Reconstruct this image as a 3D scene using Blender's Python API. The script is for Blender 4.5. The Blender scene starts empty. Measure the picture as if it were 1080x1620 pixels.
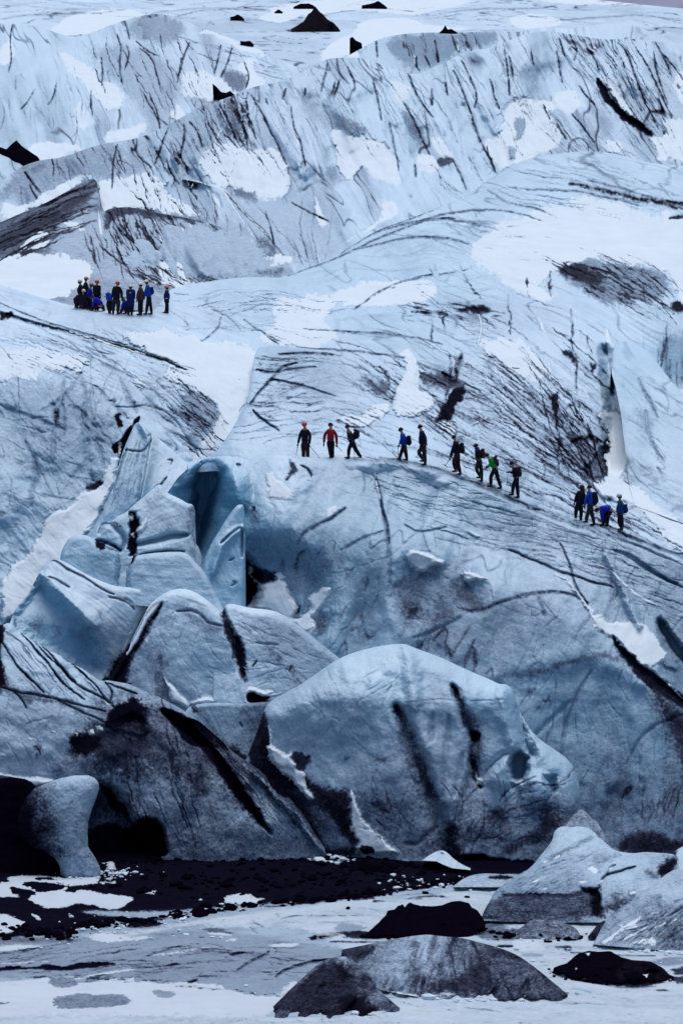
import bpy, math, random
import numpy as np
from mathutils import Vector

# ------------------------------------------------------------------ camera, world, sun, exposure
SC = bpy.context.scene
COL = SC.collection
F = 4500.0                      # focal length in photo pixels (1080 wide)
H = 27.4                        # camera height above the lagoon ice
PITCH = math.atan((810 - 300) / F)
SP, CP = math.sin(PITCH), math.cos(PITCH)
cam_d = bpy.data.cameras.new('camera')
cam = bpy.data.objects.new('camera', cam_d)
COL.objects.link(cam)
cam_d.sensor_fit = 'HORIZONTAL'
cam_d.sensor_width = 36.0
cam_d.lens = 36.0 * F / 1080.0
cam_d.clip_start = 1.0
cam_d.clip_end = 20000.0
cam.location = (0, 0, H)
cam.rotation_euler = (math.pi / 2 - PITCH, 0, 0)
SC.camera = cam

SUN_EL, SUN_ROT = math.radians(76), math.radians(18)
w = bpy.data.worlds.new("World")
SC.world = w
w.use_nodes = True
nt = w.node_tree
for n in list(nt.nodes):
    nt.nodes.remove(n)
sky = nt.nodes.new('ShaderNodeTexSky')
sky.sky_type = 'NISHITA'
sky.sun_disc = False
sky.sun_elevation = SUN_EL
sky.sun_rotation = SUN_ROT
sky.air_density = 1.0
sky.dust_density = 3.0
sky.ozone_density = 1.5
bg = nt.nodes.new('ShaderNodeBackground')
bg.inputs['Strength'].default_value = 0.11
wo = nt.nodes.new('ShaderNodeOutputWorld')
nt.links.new(sky.outputs[0], bg.inputs['Color'])
nt.links.new(bg.outputs[0], wo.inputs['Surface'])

sd = bpy.data.lights.new('sun', 'SUN')
sd.energy = 1.5
sd.angle = math.radians(40)
sd.color = (1.0, 0.97, 0.93)
so = bpy.data.objects.new('sun', sd)
COL.objects.link(so)
so.location = (60, 300, 150)
# light comes from beyond the ridge, high and a little to the right
sdir = Vector((math.sin(SUN_ROT) * math.cos(SUN_EL), math.cos(SUN_ROT) * math.cos(SUN_EL), math.sin(SUN_EL)))
so.rotation_euler = sdir.to_track_quat('Z', 'Y').to_euler()

SC.view_settings.view_transform = 'Standard'
SC.view_settings.look = 'None'
SC.view_settings.exposure = 0.32
SC.view_settings.gamma = 1.0
SC.view_settings.use_curve_mapping = False
SC.render.engine = 'CYCLES'
SC.cycles.max_bounces = 4
SC.cycles.diffuse_bounces = 3
SC.cycles.use_denoising = True

# ------------------------------------------------------------------ helpers: points, noise, fields
def pt(u, v, D):
    """world point seen at photo pixel (u, v) at distance D along the view axis"""
    a = (np.asarray(u, float) - 540.0) / F
    b = (810.0 - np.asarray(v, float)) / F
    D = np.asarray(D, float)
    return np.stack([D * a, D * (CP + b * SP), H + D * (-SP + b * CP)], -1)

def plane_D(v):
    return H / (SP - (810.0 - np.asarray(v, float)) / F * CP)

def vnoise(x, y, seed):
    rs = np.random.RandomState(seed)
    T = rs.rand(256, 256).astype(np.float32)
    xi = np.floor(x).astype(np.int64); yi = np.floor(y).astype(np.int64)
    fx = (x - xi).astype(np.float32); fy = (y - yi).astype(np.float32)
    fx = fx * fx * fx * (fx * (fx * 6 - 15) + 10); fy = fy * fy * fy * (fy * (fy * 6 - 15) + 10)
    x0 = xi & 255; x1 = (xi + 1) & 255; y0 = yi & 255; y1 = (yi + 1) & 255
    return (T[y0, x0] * (1 - fx) + T[y0, x1] * fx) * (1 - fy) + (T[y1, x0] * (1 - fx) + T[y1, x1] * fx) * fy

def fbm(x, y, wl, seed, octv=5, gain=0.5):
    r = 0; a = 1.0; t = 0; f = 1.0 / wl
    for k in range(octv):
        c, s = math.cos(k * 0.7), math.sin(k * 0.7)
        r = r + a * (vnoise((x * c - y * s) * f + 37.1 * k, (x * s + y * c) * f + 11.7 * k, seed + k) - 0.5)
        t += a; a *= gain; f *= 2.03
    return r / t * 2.0        # about -1..1

def sstep(a, b, x):
    t = np.clip((x - a) / (b - a), 0, 1)
    return t * t * (3 - 2 * t)

def idw(ctrl, U, V, p=3.0, asp=1.0):
    """smooth field through control points (u, v, value)"""
    num = 0; den = 0
    for (cu, cv, val) in ctrl:
        d2 = (U - cu) ** 2 + (asp * (V - cv)) ** 2 + 150.0
        wgt = d2 ** (-p / 2)
        num = num + wgt * val; den = den + wgt
    return (num / den).astype(np.float32)

def blur(A, r, n=2):
    r = int(r)
    if r < 1:
        return A
    for _ in range(n):
        for ax in (0, 1):
            P = np.pad(A, [(r + 1, r) if i == ax else (0, 0) for i in (0, 1)], mode='edge')
            C = np.cumsum(P, axis=ax, dtype=np.float64)
            if ax == 0:
                A = (C[2 * r + 1:, :] - C[:-(2 * r + 1), :]) / (2 * r + 1)
            else:
                A = (C[:, 2 * r + 1:] - C[:, :-(2 * r + 1)]) / (2 * r + 1)
    return A.astype(np.float32)

def pdist(P, X, Y):
    """distance to a polyline and position along it (0..1)"""
    best = np.full(X.shape, 1e9, np.float32); T = np.zeros(X.shape, np.float32)
    n = len(P) - 1
    for i in range(n):
        ax, ay = P[i]; bx, by = P[i + 1]
        dx, dy = bx - ax, by - ay
        L = dx * dx + dy * dy + 1e-9
        t = np.clip(((X - ax) * dx + (Y - ay) * dy) / L, 0, 1)
        d = (X - ax - t * dx) ** 2 + (Y - ay - t * dy) ** 2
        m = d < best
        best = np.where(m, d, best); T = np.where(m, (i + t) / n, T)
    return np.sqrt(best), T

def sdist(P, X, Y):
    """signed distance to a closed polygon, positive inside"""
    Q = P + [P[0]]
    d, _ = pdist(Q, X, Y)
    ins = np.zeros(X.shape, bool)
    for i in range(len(P)):
        ax, ay = Q[i]; bx, by = Q[i + 1]
        if ay == by:
            continue
        c = ((ay > Y) != (by > Y)) & (X < (bx - ax) * (Y - ay) / (by - ay) + ax)
        ins ^= c
    return np.where(ins, d, -d)

FR = dict(P=(0, 0, 1), Q1=(0, 0, .5), Q2=(540, 0, .5), Q3=(0, 405, .5), Q4=(540, 405, .5), Q5=(0, 810, .5), Q6=(540, 810, .5),
          Q7=(0, 1215, .5), Q8=(540, 1215, .5), Z1=(80, 640, .25), Z2=(80, 780, .25), Z3=(280, 680, .25), Z4=(280, 860, .25),
          Z5=(0, 880, .25), Z6=(250, 1000, 1 / 3.6), Z7=(0, 1060, 1 / 3.6), Z8=(0, 1200, 1 / 3.6), Y1=(400, 1180, 1 / 3.6),
          Y2=(640, 1060, 1 / 3.6), Y3=(640, 1240, 1 / 3.6), Y4=(840, 1260, 1 / 4.5), Y5=(820, 1400, .2407), Y6=(540, 1400, 1 / 3.6),
          Y7=(0, 1340, 1 / 3.6), Y8=(280, 1380, 1 / 3.6))

def pts(fr, s):
    a = [float(x) for x in s.replace(',', ' ').split()]
    ox, oy, k = FR[fr]
    return [(ox + a[i] * k, oy + a[i + 1] * k) for i in range(0, len(a), 2)]

def chaikin(P, closed, it=1):
    for _ in range(it):
        Q = [] if closed else [P[0]]
        n = len(P)
        for i in range(n if closed else n - 1):
            (ax, ay), (bx, by) = P[i][:2], P[(i + 1) % n][:2]
            Q += [(.75 * ax + .25 * bx, .75 * ay + .25 * by), (.25 * ax + .75 * bx, .25 * ay + .75 * by)]
        if not closed: Q.append(P[-1])
        P = Q
    return P

OPS = {}
def op(body, **k):
    small = k['t'] == 'poly' and (max(p[0] for p in k['P']) - min(p[0] for p in k['P']) < 30)
    if k['t'] != 'cracks' and not small: k['P'] = chaikin(k['P'], k['t'] == 'poly', 2 if len(k['P']) < 13 else 1)
    k['seed'] = 1000 + 17 * sum(len(v) for v in OPS.values())
    OPS.setdefault(body, []).append(k)
def snow(body, fr, s, val=1.0, f=3.5, wp=4.0, thick=0.05):     # a snow patch, slightly raised, ragged edge
    op(body, t='poly', ch='snow', P=pts(fr, s), val=val, f=max(f, 2.2), wp=wp * 1.3, rel=thick)
def dirt_dark(body, fr, s, val=0.8, f=4.0, wp=5.0, rel=0.0):        # an ash stained area, or a darkening painted in
    op(body, t='poly', ch='dirt_dark', P=pts(fr, s), val=val, f=f, wp=wp, rel=rel)
def blue(body, fr, s, val=0.8, f=10.0, wp=3.0, rel=0.0):
    op(body, t='poly', ch='blue', P=pts(fr, s), val=val, f=f, wp=wp, rel=rel)
def rel(body, fr, s, amp, f=12.0, wp=3.0):                      # hollow (negative) or boss (positive), metres
    op(body, t='poly', ch=None, P=pts(fr, s), val=0, f=f, wp=wp, rel=amp)
def line(body, fr, s, w=2.0, val=0.8, rel=-0.1, ch='dirt_dark', brk=0.4, wp=1.3):  # crack, dirt vein or snow vein
    op(body, t='line', ch=ch, P=pts(fr, s), w=w, val=val, rel=rel, brk=brk, wp=wp)
def sline(body, fr, s, w=2.0, val=1.0, rel=0.03, wp=1.8):
    line(body, fr, s, w=w, val=val, rel=rel, ch='snow', brk=0.3, wp=wp)
def ridge(body, fr, s, w=8.0, rel=0.4):
    op(body, t='line', ch=None, P=pts(fr, s), w=w, val=0, rel=rel, brk=0, wp=2.0)
def cracks(body, fr, s, n, ang, L=60, w=1.2, val=0.7, bend=0, rel=-0.03, spread=8):
    """n cracks whose midpoints lie in the polygon, running at ang degrees (photo, clockwise from right), bending by bend degrees"""
    op(body, t='cracks', ch='dirt_dark', P=pts(fr, s), n=n, ang=ang, L=L, w=w, val=val, bend=bend, rel=rel, spread=spread, wp=2.0)

def crack_paths(o, nx):
    P = o['P']; rnd = random.Random(o['seed']); out = []
    xs = [p[0] for p in P]; ys = [p[1] for p in P]
    k = 0; tries = 0
    while k < o['n'] and tries < o['n'] * 40:
        tries += 1
        x, y = rnd.uniform(min(xs), max(xs)), rnd.uniform(min(ys), max(ys))
        if float(sdist(P, np.array([[x]]), np.array([[y]]))[0, 0]) < 0:
            continue
        k += 1
        l = o['L'] * (rnd.uniform(.35, 1.2) if rnd.random() < .7 else rnd.uniform(1.2, 2.6)); m = max(int(l / 9), 3); st = l / (2 * m)
        dev = rnd.gauss(0, o['spread'] * .45)
        def walk(x, y, sg):
            r = []
            for i in range(m):
                a = math.radians(o['ang'] + dev + nx(x, y) * o['spread'] * 2.6 + sg * o['bend'] * i / m + rnd.gauss(0, 7))
                x += sg * st * math.cos(a); y += sg * st * math.sin(a); r.append((x, y))
            return r
        path = walk(x, y, -1)[::-1] + [(x, y)] + walk(x, y, 1)
        wd = o['w'] * rnd.uniform(.35, .85) * (1.7 if rnd.random() < .14 else 1)
        v = min(1, o['val'] * rnd.uniform(.6, 1.35))
        out.append((path, wd, v))
        if rnd.random() < .35:      # a side branch
            q = path[rnd.randrange(1, len(path) - 1)]; a = math.radians(o['ang'] + rnd.choice((-1, 1)) * rnd.uniform(20, 50)); b_ = l * rnd.uniform(.15, .35)
            out.append(([q, (q[0] + .5 * b_ * math.cos(a), q[1] + .5 * b_ * math.sin(a)), (q[0] + b_ * math.cos(a + .2), q[1] + b_ * math.sin(a + .2))], wd * .7, v * .8))
    return out

B = {}
BODIES = []
# ------------------------------------------------------------------ ice sheets
STEP = 1.3

def interp_pl(P, x, k=1):
    return np.interp(x, [p[0] for p in P], [p[k] for p in P])

def lic(ang, x0, y0, seed, L=16, fine=1):
    """noise smeared along a direction field: the flow banding of the ice"""
    h, wd = ang.shape
    rs = np.random.RandomState(seed)
    N = rs.rand(h, wd).astype(np.float32)
    if fine > 1:
        N = blur(N, fine - 1, 1); N = (N - N.mean()) / N.std() * 0.29 + 0.5
    cx, cy = np.cos(ang), np.sin(ang)
    gx, gy = np.meshgrid(np.arange(wd, dtype=np.float32), np.arange(h, dtype=np.float32))
    acc = N.copy()
    for sgn in (1, -1):
        x, y = gx.copy(), gy.copy()
        for i in range(L):
            xi = np.clip(x, 0, wd - 1).astype(np.int32); yi = np.clip(y, 0, h - 1).astype(np.int32)
            x = x + sgn * 1.5 * cx[yi, xi]; y = y + sgn * 1.5 * cy[yi, xi]
            xi = np.clip(x, 0, wd - 1).astype(np.int32); yi = np.clip(y, 0, h - 1).astype(np.int32)
            acc += N[yi, xi]
    acc = (acc - acc.mean()) / (acc.std() + 1e-6)
    return acc

def win_fields(b):
    """rasterise one body's depth, dirt, snow, blue and relief over its window of the slope"""
    u0, u1, v0, v1 = b['win']
    us = np.arange(u0, u1 + 1, dtype=np.float32); vs = np.arange(v0, v1 + 1, dtype=np.float32)
    U, V = np.meshgrid(us, vs)
    # depth
    if b.get('plane'):
        D = plane_D(V)
    elif b.get('base'):
        D = sample(B[b['base']], 'D0', U, V) - idw(b['off'], U, V, p=b.get('offp', 3))
    else:
        lines = b['iso']
        D = np.zeros_like(U)
        for j, u in enumerate(us):
            vv = np.array([interp_pl(l, u, 1) for l in lines]); dd = np.array([interp_pl(l, u, 2) for l in lines])
            o = np.argsort(vv); vv = vv[o]; dd = dd[o]
            y = np.interp(vs, vv, dd)
            sl = (dd[1] - dd[0]) / max(vv[1] - vv[0], 1); y = np.where(vs < vv[0], dd[0] + sl * (vs - vv[0]), y)
            sl = (dd[-1] - dd[-2]) / max(vv[-1] - vv[-2], 1); y = np.where(vs > vv[-1], dd[-1] + sl * (vs - vv[-1]), y)
            D[:, j] = y
        D = blur(D, b.get('sm', 14), 2)
    b['D0'] = D.astype(np.float32)
    gy = np.abs(np.gradient(D, axis=0)) * F / D
    g = np.sqrt(1 + np.clip(gy, 0, 7) ** 2)
    va = b.get('va', 1.0)                       # vertical squeeze of patterns on near-flat ground
    dirt_dark_map = idw(b['tone'], U, V, 3)
    bl = idw(b['bl'], U, V, 3)
    sn = np.full(U.shape, b.get('sn', 0.0), np.float32)
    R = np.zeros(U.shape, np.float32)
    sd0 = b['seed']
    ang = np.radians(idw(b['dir'], U, V, 3)) + 0.25 * fbm(U, V * va, 90, sd0 + 5, 3)
    L1 = lic(ang, u0, v0, sd0 + 1, b.get('L', 18), 1)
    L2 = lic(ang, u0, v0, sd0 + 2, b.get('L', 18) * 2, 3)
    n1 = fbm(U, V * va, 60, sd0 + 3, 5); n2 = fbm(U, V * va, 14, sd0 + 4, 4)
    st = b.get('streak', 0.03)
    zone = sstep(-.15, .5, fbm(U, V * va, 75, sd0 + 12, 3))
    dirt_dark_map = dirt_dark_map + st * (L1 * 0.45 + L2 * 0.7) * (0.25 + 1.5 * zone * sstep(-.5, .4, n1)) + b.get('blotch', 0.06) * n1 + 0.04 * n2
    RO = np.zeros(U.shape, np.float32)
    R += b.get('ra', 0.25) * fbm(U, V * va, b.get('rw', 110), sd0 + 6, 4, 0.45) + b.get('rs', 0.005) * L2
    R += b.get('rb', 0.05) * fbm(U, V * va, 22, sd0 + 7, 4)
    ma = math.radians(b.get('va_dir', float(np.degrees(np.mean(ang)))))
    wx = 14 * fbm(U, V * va, 80, sd0 + 20, 3); wy = 14 * fbm(U, V * va, 80, sd0 + 21, 3)
    al = ((U + wx) * math.cos(ma) + (V * va + wy) * math.sin(ma)); ac = (-(U + wx) * math.sin(ma) + (V * va + wy) * math.cos(ma))
    fo = fbm(al / 3.5, ac, b.get('fw', 34), sd0 + 22, 3, .4)
    R += b.get('fold', 0.0) * fo
    dirt_dark_map = dirt_dark_map + b.get('foldd', 0.0) * sstep(.1, -.5, fo)
    vn = b.get('vein', 0.0)
    if vn:
        for q, (sx, wl) in enumerate(((5.0, 26), (3.0, 48))):
            rr = 1 - np.abs(fbm(al / sx, ac, wl, sd0 + 30 + q, 3, .45))
            mk = sstep(.955, .998, rr) * sstep(-.25, .35, fbm(U, V * va, 55, sd0 + 40 + q, 3))
            dirt_dark_map = dirt_dark_map + vn * mk
            R -= .04 * mk
    dirt_dark_map = np.clip(dirt_dark_map, 0, 1)
    W1 = fbm(U, V * va, 26, sd0 + 8, 5, .6); W2 = fbm(U, V * va, 26, sd0 + 9, 5, .6)
    WL = fbm(U, V * va, 120, sd0 + 14, 3)
    J3 = fbm(U, V * va, 3.2, sd0 + 16, 2, .7)
    J = fbm(U, V * va, 7, sd0 + 10, 3, .6)
    def nx(x, y):
        return float(W1[int(min(max(y - v0, 0), U.shape[0] - 1)), int(min(max(x - u0, 0), U.shape[1] - 1))])
    todo = []
    for o in OPS.get(b['name'], []):
        if o['t'] == 'cracks':
            W1s = W1; W1 = WL
            todo += [dict(o, t='line', P=p_, w=w_, val=v_, brk=.7) for p_, w_, v_ in crack_paths(o, nx)]
            W1 = W1s
        else:
            todo.append(o)
    for o in todo:
        P = o['P']; pad = 30 + (o['f'] * 2 if o['t'] == 'poly' else o['w'] * 4)
        a0 = max(int(min(p[0] for p in P) - pad - u0), 0); a1 = min(int(max(p[0] for p in P) + pad - u0) + 1, U.shape[1])
        b0 = max(int(min(p[1] for p in P) - pad - v0), 0); b1 = min(int(max(p[1] for p in P) + pad - v0) + 1, U.shape[0])
        if a1 <= a0 or b1 <= b0:
            continue
        sl = (slice(b0, b1), slice(a0, a1))
        wp = o['wp']
        jk = 1.1 if va > 1 else .5
        X = U[sl] + wp * 1.6 * W1[sl] + wp * jk * J[sl]; Y = V[sl] + (wp * 1.6 * W2[sl] - wp * jk * J[sl]) / va
        if o['t'] == 'poly':
            d = sdist(P, X, Y); f = o['f']
            if va > 1:
                f = max(f / 1.5, 1.0)
            mc = sstep(-f, f, d); m = sstep(-f, f, d + .75 * f * J3[sl])
            if o['ch'] == 'dirt_dark':
                mm = m * np.clip(1 + 0.18 * L1[sl] * (1 - o['val']) + .3 * n2[sl] * (1 - o['val'] * .8), 0, 1.4)
                dirt_dark_map[sl] = dirt_dark_map[sl] * (1 - np.clip(mm, 0, 1)) + o['val'] * np.clip(mm, 0, 1)
                sn[sl] *= 1 - m
            elif o['ch'] == 'snow':
                sn[sl] = sn[sl] * (1 - m) + o['val'] * m
            elif o['ch'] == 'blue':
                bl[sl] = bl[sl] * (1 - m) + o['val'] * m
            RO[sl] += o['rel'] * (mc if o['ch'] != 'snow' else sstep(-1, 5, d))
        else:
            d, t = pdist(P, X, Y)
            w0 = o['w'] * (0.35 + 0.65 * np.sin(np.pi * np.clip(t, 0.03, .97)) ** .6)
            wr = w0
            w0 = w0 * (1 + 0.35 * J[sl] * (1 if o['brk'] else 0))
            m = np.exp(-(d / w0) ** 2); mr = np.exp(-(d / wr) ** 2)
            k = np.clip(1 - o['brk'] * sstep(-.1, .5, n2[sl]), 0, 1)
            if o['ch'] == 'dirt_dark':
                mm = np.clip(m * k * (1 + .8 * J3[sl]), 0, 1)
                dirt_dark_map[sl] = np.maximum(dirt_dark_map[sl], dirt_dark_map[sl] * (1 - mm) + o['val'] * mm)
                sn[sl] *= 1 - np.clip(mm * 1.5 * o['val'], 0, 1)
            elif o['ch'] == 'snow':
                mm = sstep(.35, .6, m + .15 * J[sl])
                sn[sl] = sn[sl] * (1 - mm) + o['val'] * mm
            RO[sl] += o['rel'] * mr
    sn = sn + (.13 * L2 + .30 * J) * 2.0 * sn * (1 - sn)
    b['dirt_dark'] = np.clip(dirt_dark_map, 0, 1).astype(np.float32); b['snow'] = np.clip(sn, 0, 1).astype(np.float32)
    b['blue'] = np.clip(bl, 0, 1).astype(np.float32)
    R = R * (1 - .35 * b['snow'])
    # rounding over the crest
    if not b.get('plane'):
        C = b['outline'] if b.get('swap') else [(p[0], p[1]) for p in b['crest']]
        d, t = pdist(C, U, V)
        rp = b.get('rp', 20.0)
        if b.get('rpc'):
            rp = interp_pl(b['rpc'], U)
        q = np.clip(d / np.maximum(rp, .5), 0, 1)
        D = D + rp * D / F * b.get('rk', 1.3) * (1 - np.sqrt(np.clip(1 - (1 - q) ** 2, 0, 1)))
    b['D'] = (D - R * np.minimum(g, 2.6) - RO * np.minimum(g, 2.2)).astype(np.float32)
    if b.get('base'):       # where the sheet lies on its base it takes the base's own surface
        off = idw(b['off'], U, V, p=b.get('offp', 3)); wgt = sstep(.9, .12, off); bb = B[b['base']]
        for ch in ('dirt_dark', 'snow', 'blue'):
            b[ch] = (b[ch] * (1 - wgt) + sample(bb, ch, U, V) * wgt).astype(np.float32)
        b['D'] = (b['D'] * (1 - wgt) + (sample(bb, 'D', U, V) - off) * wgt).astype(np.float32)

def sample(b, ch, U, V):
    A = b[ch]; u0, u1, v0, v1 = b['win']
    x = np.clip(np.asarray(U, float) - u0, 0, A.shape[1] - 1.001); y = np.clip(np.asarray(V, float) - v0, 0, A.shape[0] - 1.001)
    xi = x.astype(int); yi = y.astype(int); fx = x - xi; fy = y - yi
    return (A[yi, xi] * (1 - fx) + A[yi, xi + 1] * fx) * (1 - fy) + (A[yi + 1, xi] * (1 - fx) + A[yi + 1, xi + 1] * fx) * fy

def grid_mesh(name, P, cols, mat):
    """P: (rows, columns, 3) points, cols: (rows, columns, 4)"""
    r, c, _ = P.shape
    me = bpy.data.meshes.new(name)
    me.vertices.add(r * c)
    me.vertices.foreach_set('co', P.reshape(-1).astype(np.float32))
    i = np.arange(r * c).reshape(r, c)
    q = np.stack([i[:-1, :-1], i[:-1, 1:], i[1:, 1:], i[1:, :-1]], -1).reshape(-1, 4)
    me.loops.add(q.size)
    me.loops.foreach_set('vertex_index', q.reshape(-1).astype(np.int32))
    me.polygons.add(len(q))
    me.polygons.foreach_set('loop_start', (np.arange(len(q)) * 4).astype(np.int32))
    me.polygons.foreach_set('loop_total', np.full(len(q), 4, np.int32))
    me.update(calc_edges=True)
    me.polygons.foreach_set('use_smooth', np.ones(len(q), bool))
    at = me.attributes.new('ice', 'FLOAT_COLOR', 'POINT')
    at.data.foreach_set('color', cols.reshape(-1).astype(np.float32))
    me.materials.append(mat)
    o = bpy.data.objects.new(name, me)
    COL.objects.link(o)
    return o

def body(name, oname, mat, label=None, cat=None, group=None, kind=None, **k):
    b = dict(name=name, seed=31 * (len(BODIES) + 3), tone=[(0, 0, .15)], bl=[(0, 0, .3)], dir=[(0, 0, 90)])
    b.update(k)
    if not b.get('plane') and not b.get('swap') and not b.get('jag') and len(b['crest']) > 3:
        b['crest'] = chaikin([p[:2] for p in b['crest']], False, 2)
    if b.get('swap'):
        L, Rr = b['left'], b['right']
        b['outline'] = [(p[1], p[0]) for p in L][::-1] + [(p[1], p[0]) for p in Rr]
        xs = [p[1] for p in L + Rr]; ys = [p[0] for p in L + Rr]
    else:
        if not isinstance(b['bot'], list):
            b['bot'] = [(b['crest'][0][0], b['bot']), (b['crest'][-1][0], b['bot'])]
        xs = [b['crest'][0][0], b['crest'][-1][0]]; ys = [p[1] for p in b['crest']] + [p[1] for p in b['bot']]
    if 'D' in b:      # short form: depth at foot and at crest
        df, dc = b.pop('D')
        vb = max(p[1] for p in b['bot']) if not b.get('swap') else max(ys)
        vt = min(ys)
        b['iso'] = [[(xs[0], vb, df), (xs[-1], vb, df)], [(xs[0], vt, dc), (xs[-1], vt, dc)]]
    b['win'] = (int(min(xs)) - 6, int(max(xs)) + 6, int(min(ys)) - 10, int(max(ys)) + 10)
    win_fields(b)
    B[name] = b; BODIES.append(b)
    rg = b.get('jag', 0.0)
    if b.get('swap'):
        v0_, v1_ = b['left'][0][0], b['left'][-1][0]
        nr = int((v1_ - v0_) / STEP) + 2
        vv = np.linspace(v0_, v1_, nr)
        l = interp_pl(b['left'], vv); r = interp_pl(b['right'], vv)
        nc = int((r - l).max() / STEP) + 2
        t = np.linspace(0, 1, nc); t = 0.5 - 0.5 * np.cos(np.pi * t) * (0.5 + .5 * np.abs(np.cos(np.pi * t)))
        U = l[:, None] * (1 - t) + r[:, None] * t; V = np.repeat(vv[:, None], nc, 1)
    else:
        c0, c1 = b['crest'][0][0], b['crest'][-1][0]
        nc = max(int((c1 - c0) / STEP) + 2, 6)
        if k.get('steep'):      # spread the columns evenly along a steep outline
            cu = np.array([p[0] for p in b['crest']], float); cv = np.array([p[1] for p in b['crest']], float)
            s = np.concatenate([[0], np.cumsum(np.hypot(np.diff(cu), .6 * np.diff(cv)))])
            uu = np.interp(np.linspace(0, s[-1], int(s[-1] / STEP) + 2), s, cu)
            nc = len(uu)
        else:
            uu = np.linspace(c0, c1, nc)
        top = interp_pl(b['crest'], uu); bot = interp_pl(b['bot'], uu)
        if rg:
            top = top + rg * fbm(uu, uu * 0 + b['seed'], 30, b['seed'] + 77, 5, .6)
        bot = np.maximum(bot, top + 1)
        nr = int((bot - top).max() / STEP) + 3
        t = np.linspace(0, 1, nr) ** 1.15
        V = top[None, :] * (1 - t[:, None]) + bot[None, :] * t[:, None]
        U = np.repeat(uu[None, :], nr, 0)
    D = sample(b, 'D', U, V)
    P = pt(U, V, D)
    cols = np.stack([sample(b, 'dirt_dark', U, V), sample(b, 'snow', U, V), sample(b, 'blue', U, V), np.ones_like(U)], -1)
    if not (b.get('swap') or b.get('jag') or b.get('onplane')):     # the slope goes on beyond both sides of the picture
        def widen(P, cols, U, V, D, side):
            e = 0 if side < 0 else -1
            xs_ = [U[:, e] + side * 70 * q for q in range(1, 9)]
            Pn = [pt(x, V[:, e], D[:, e]) for x in xs_]
            cn = [cols[:, e]] * 8
            if side < 0: Pn = Pn[::-1]
            Pn = np.stack(Pn, 1); cn = np.stack(cn, 1)
            return (np.concatenate([Pn, P], 1), np.concatenate([cn, cols], 1)) if side < 0 else (np.concatenate([P, Pn], 1), np.concatenate([cols, cn], 1))
        if U[0, 0] <= -50: P, cols = widen(P, cols, U, V, D, -1)
        if U[0, -1] >= 1130: P, cols = widen(P, cols, U, V, D, 1)
    if b.get('swap'):     # close the sides away from the viewer
        for k_, (bk) in enumerate((.15, .5, 1.2, 2.4)):
            a = P[:, :1] if k_ == 0 else P[:, :1]
            z = P[:, -1:]
            ctr = 0.5 * (a + z)
            f_ = (.02, .1, .3, .7)[k_]
            na = P0a + (ctr - P0a) * f_ + np.array([0, bk, -.35 * bk]) if k_ else a + np.array([0, bk, -.35 * bk])
            nz = P0z + (ctr - P0z) * f_ + np.array([0, bk, -.35 * bk]) if k_ else z + np.array([0, bk, -.35 * bk])
            if k_ == 0:
                P0a, P0z = a.copy(), z.copy()
            P = np.concatenate([na, P, nz], 1); cols = np.concatenate([cols[:, :1], cols, cols[:, -1:]], 1)
    elif not b.get('plane'):
        T = P[0].copy(); Bk = []
        dn = b.get('back', 6.0)
        for (bk, dz) in ((.25, .02), (.7, .12), (1.4, .4), (2.2, .7), (3.0, 1.0)):
            N = T + np.array([0, bk * b.get('bw', 1.0), -dz * dn])
            if b.get('onplane'):
                N[:, 2] = np.maximum(N[:, 2], np.minimum(T[:, 2], -0.3))
            Bk.append(N)
        P = np.concatenate([np.stack(Bk[::-1]), P], 0)
        cols = np.concatenate([np.repeat(cols[:1], len(Bk), 0), cols], 0)
    if b.get('join'):
        o = None
        JOIN.append((P, cols, mat))
    else:
        o = grid_mesh(oname, P, cols, mat)
        if kind: o['kind'] = kind
        if label:
            o['label'] = label; o['category'] = cat
        if group: o['group'] = group
    b['obj'] = o
    return o
JOIN = []

# ------------------------------------------------------------------ materials
def nd(nt, t, **k):
    n = nt.nodes.new(t)
    for a, v in k.items():
        setattr(n, a, v)
    return n

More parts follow.
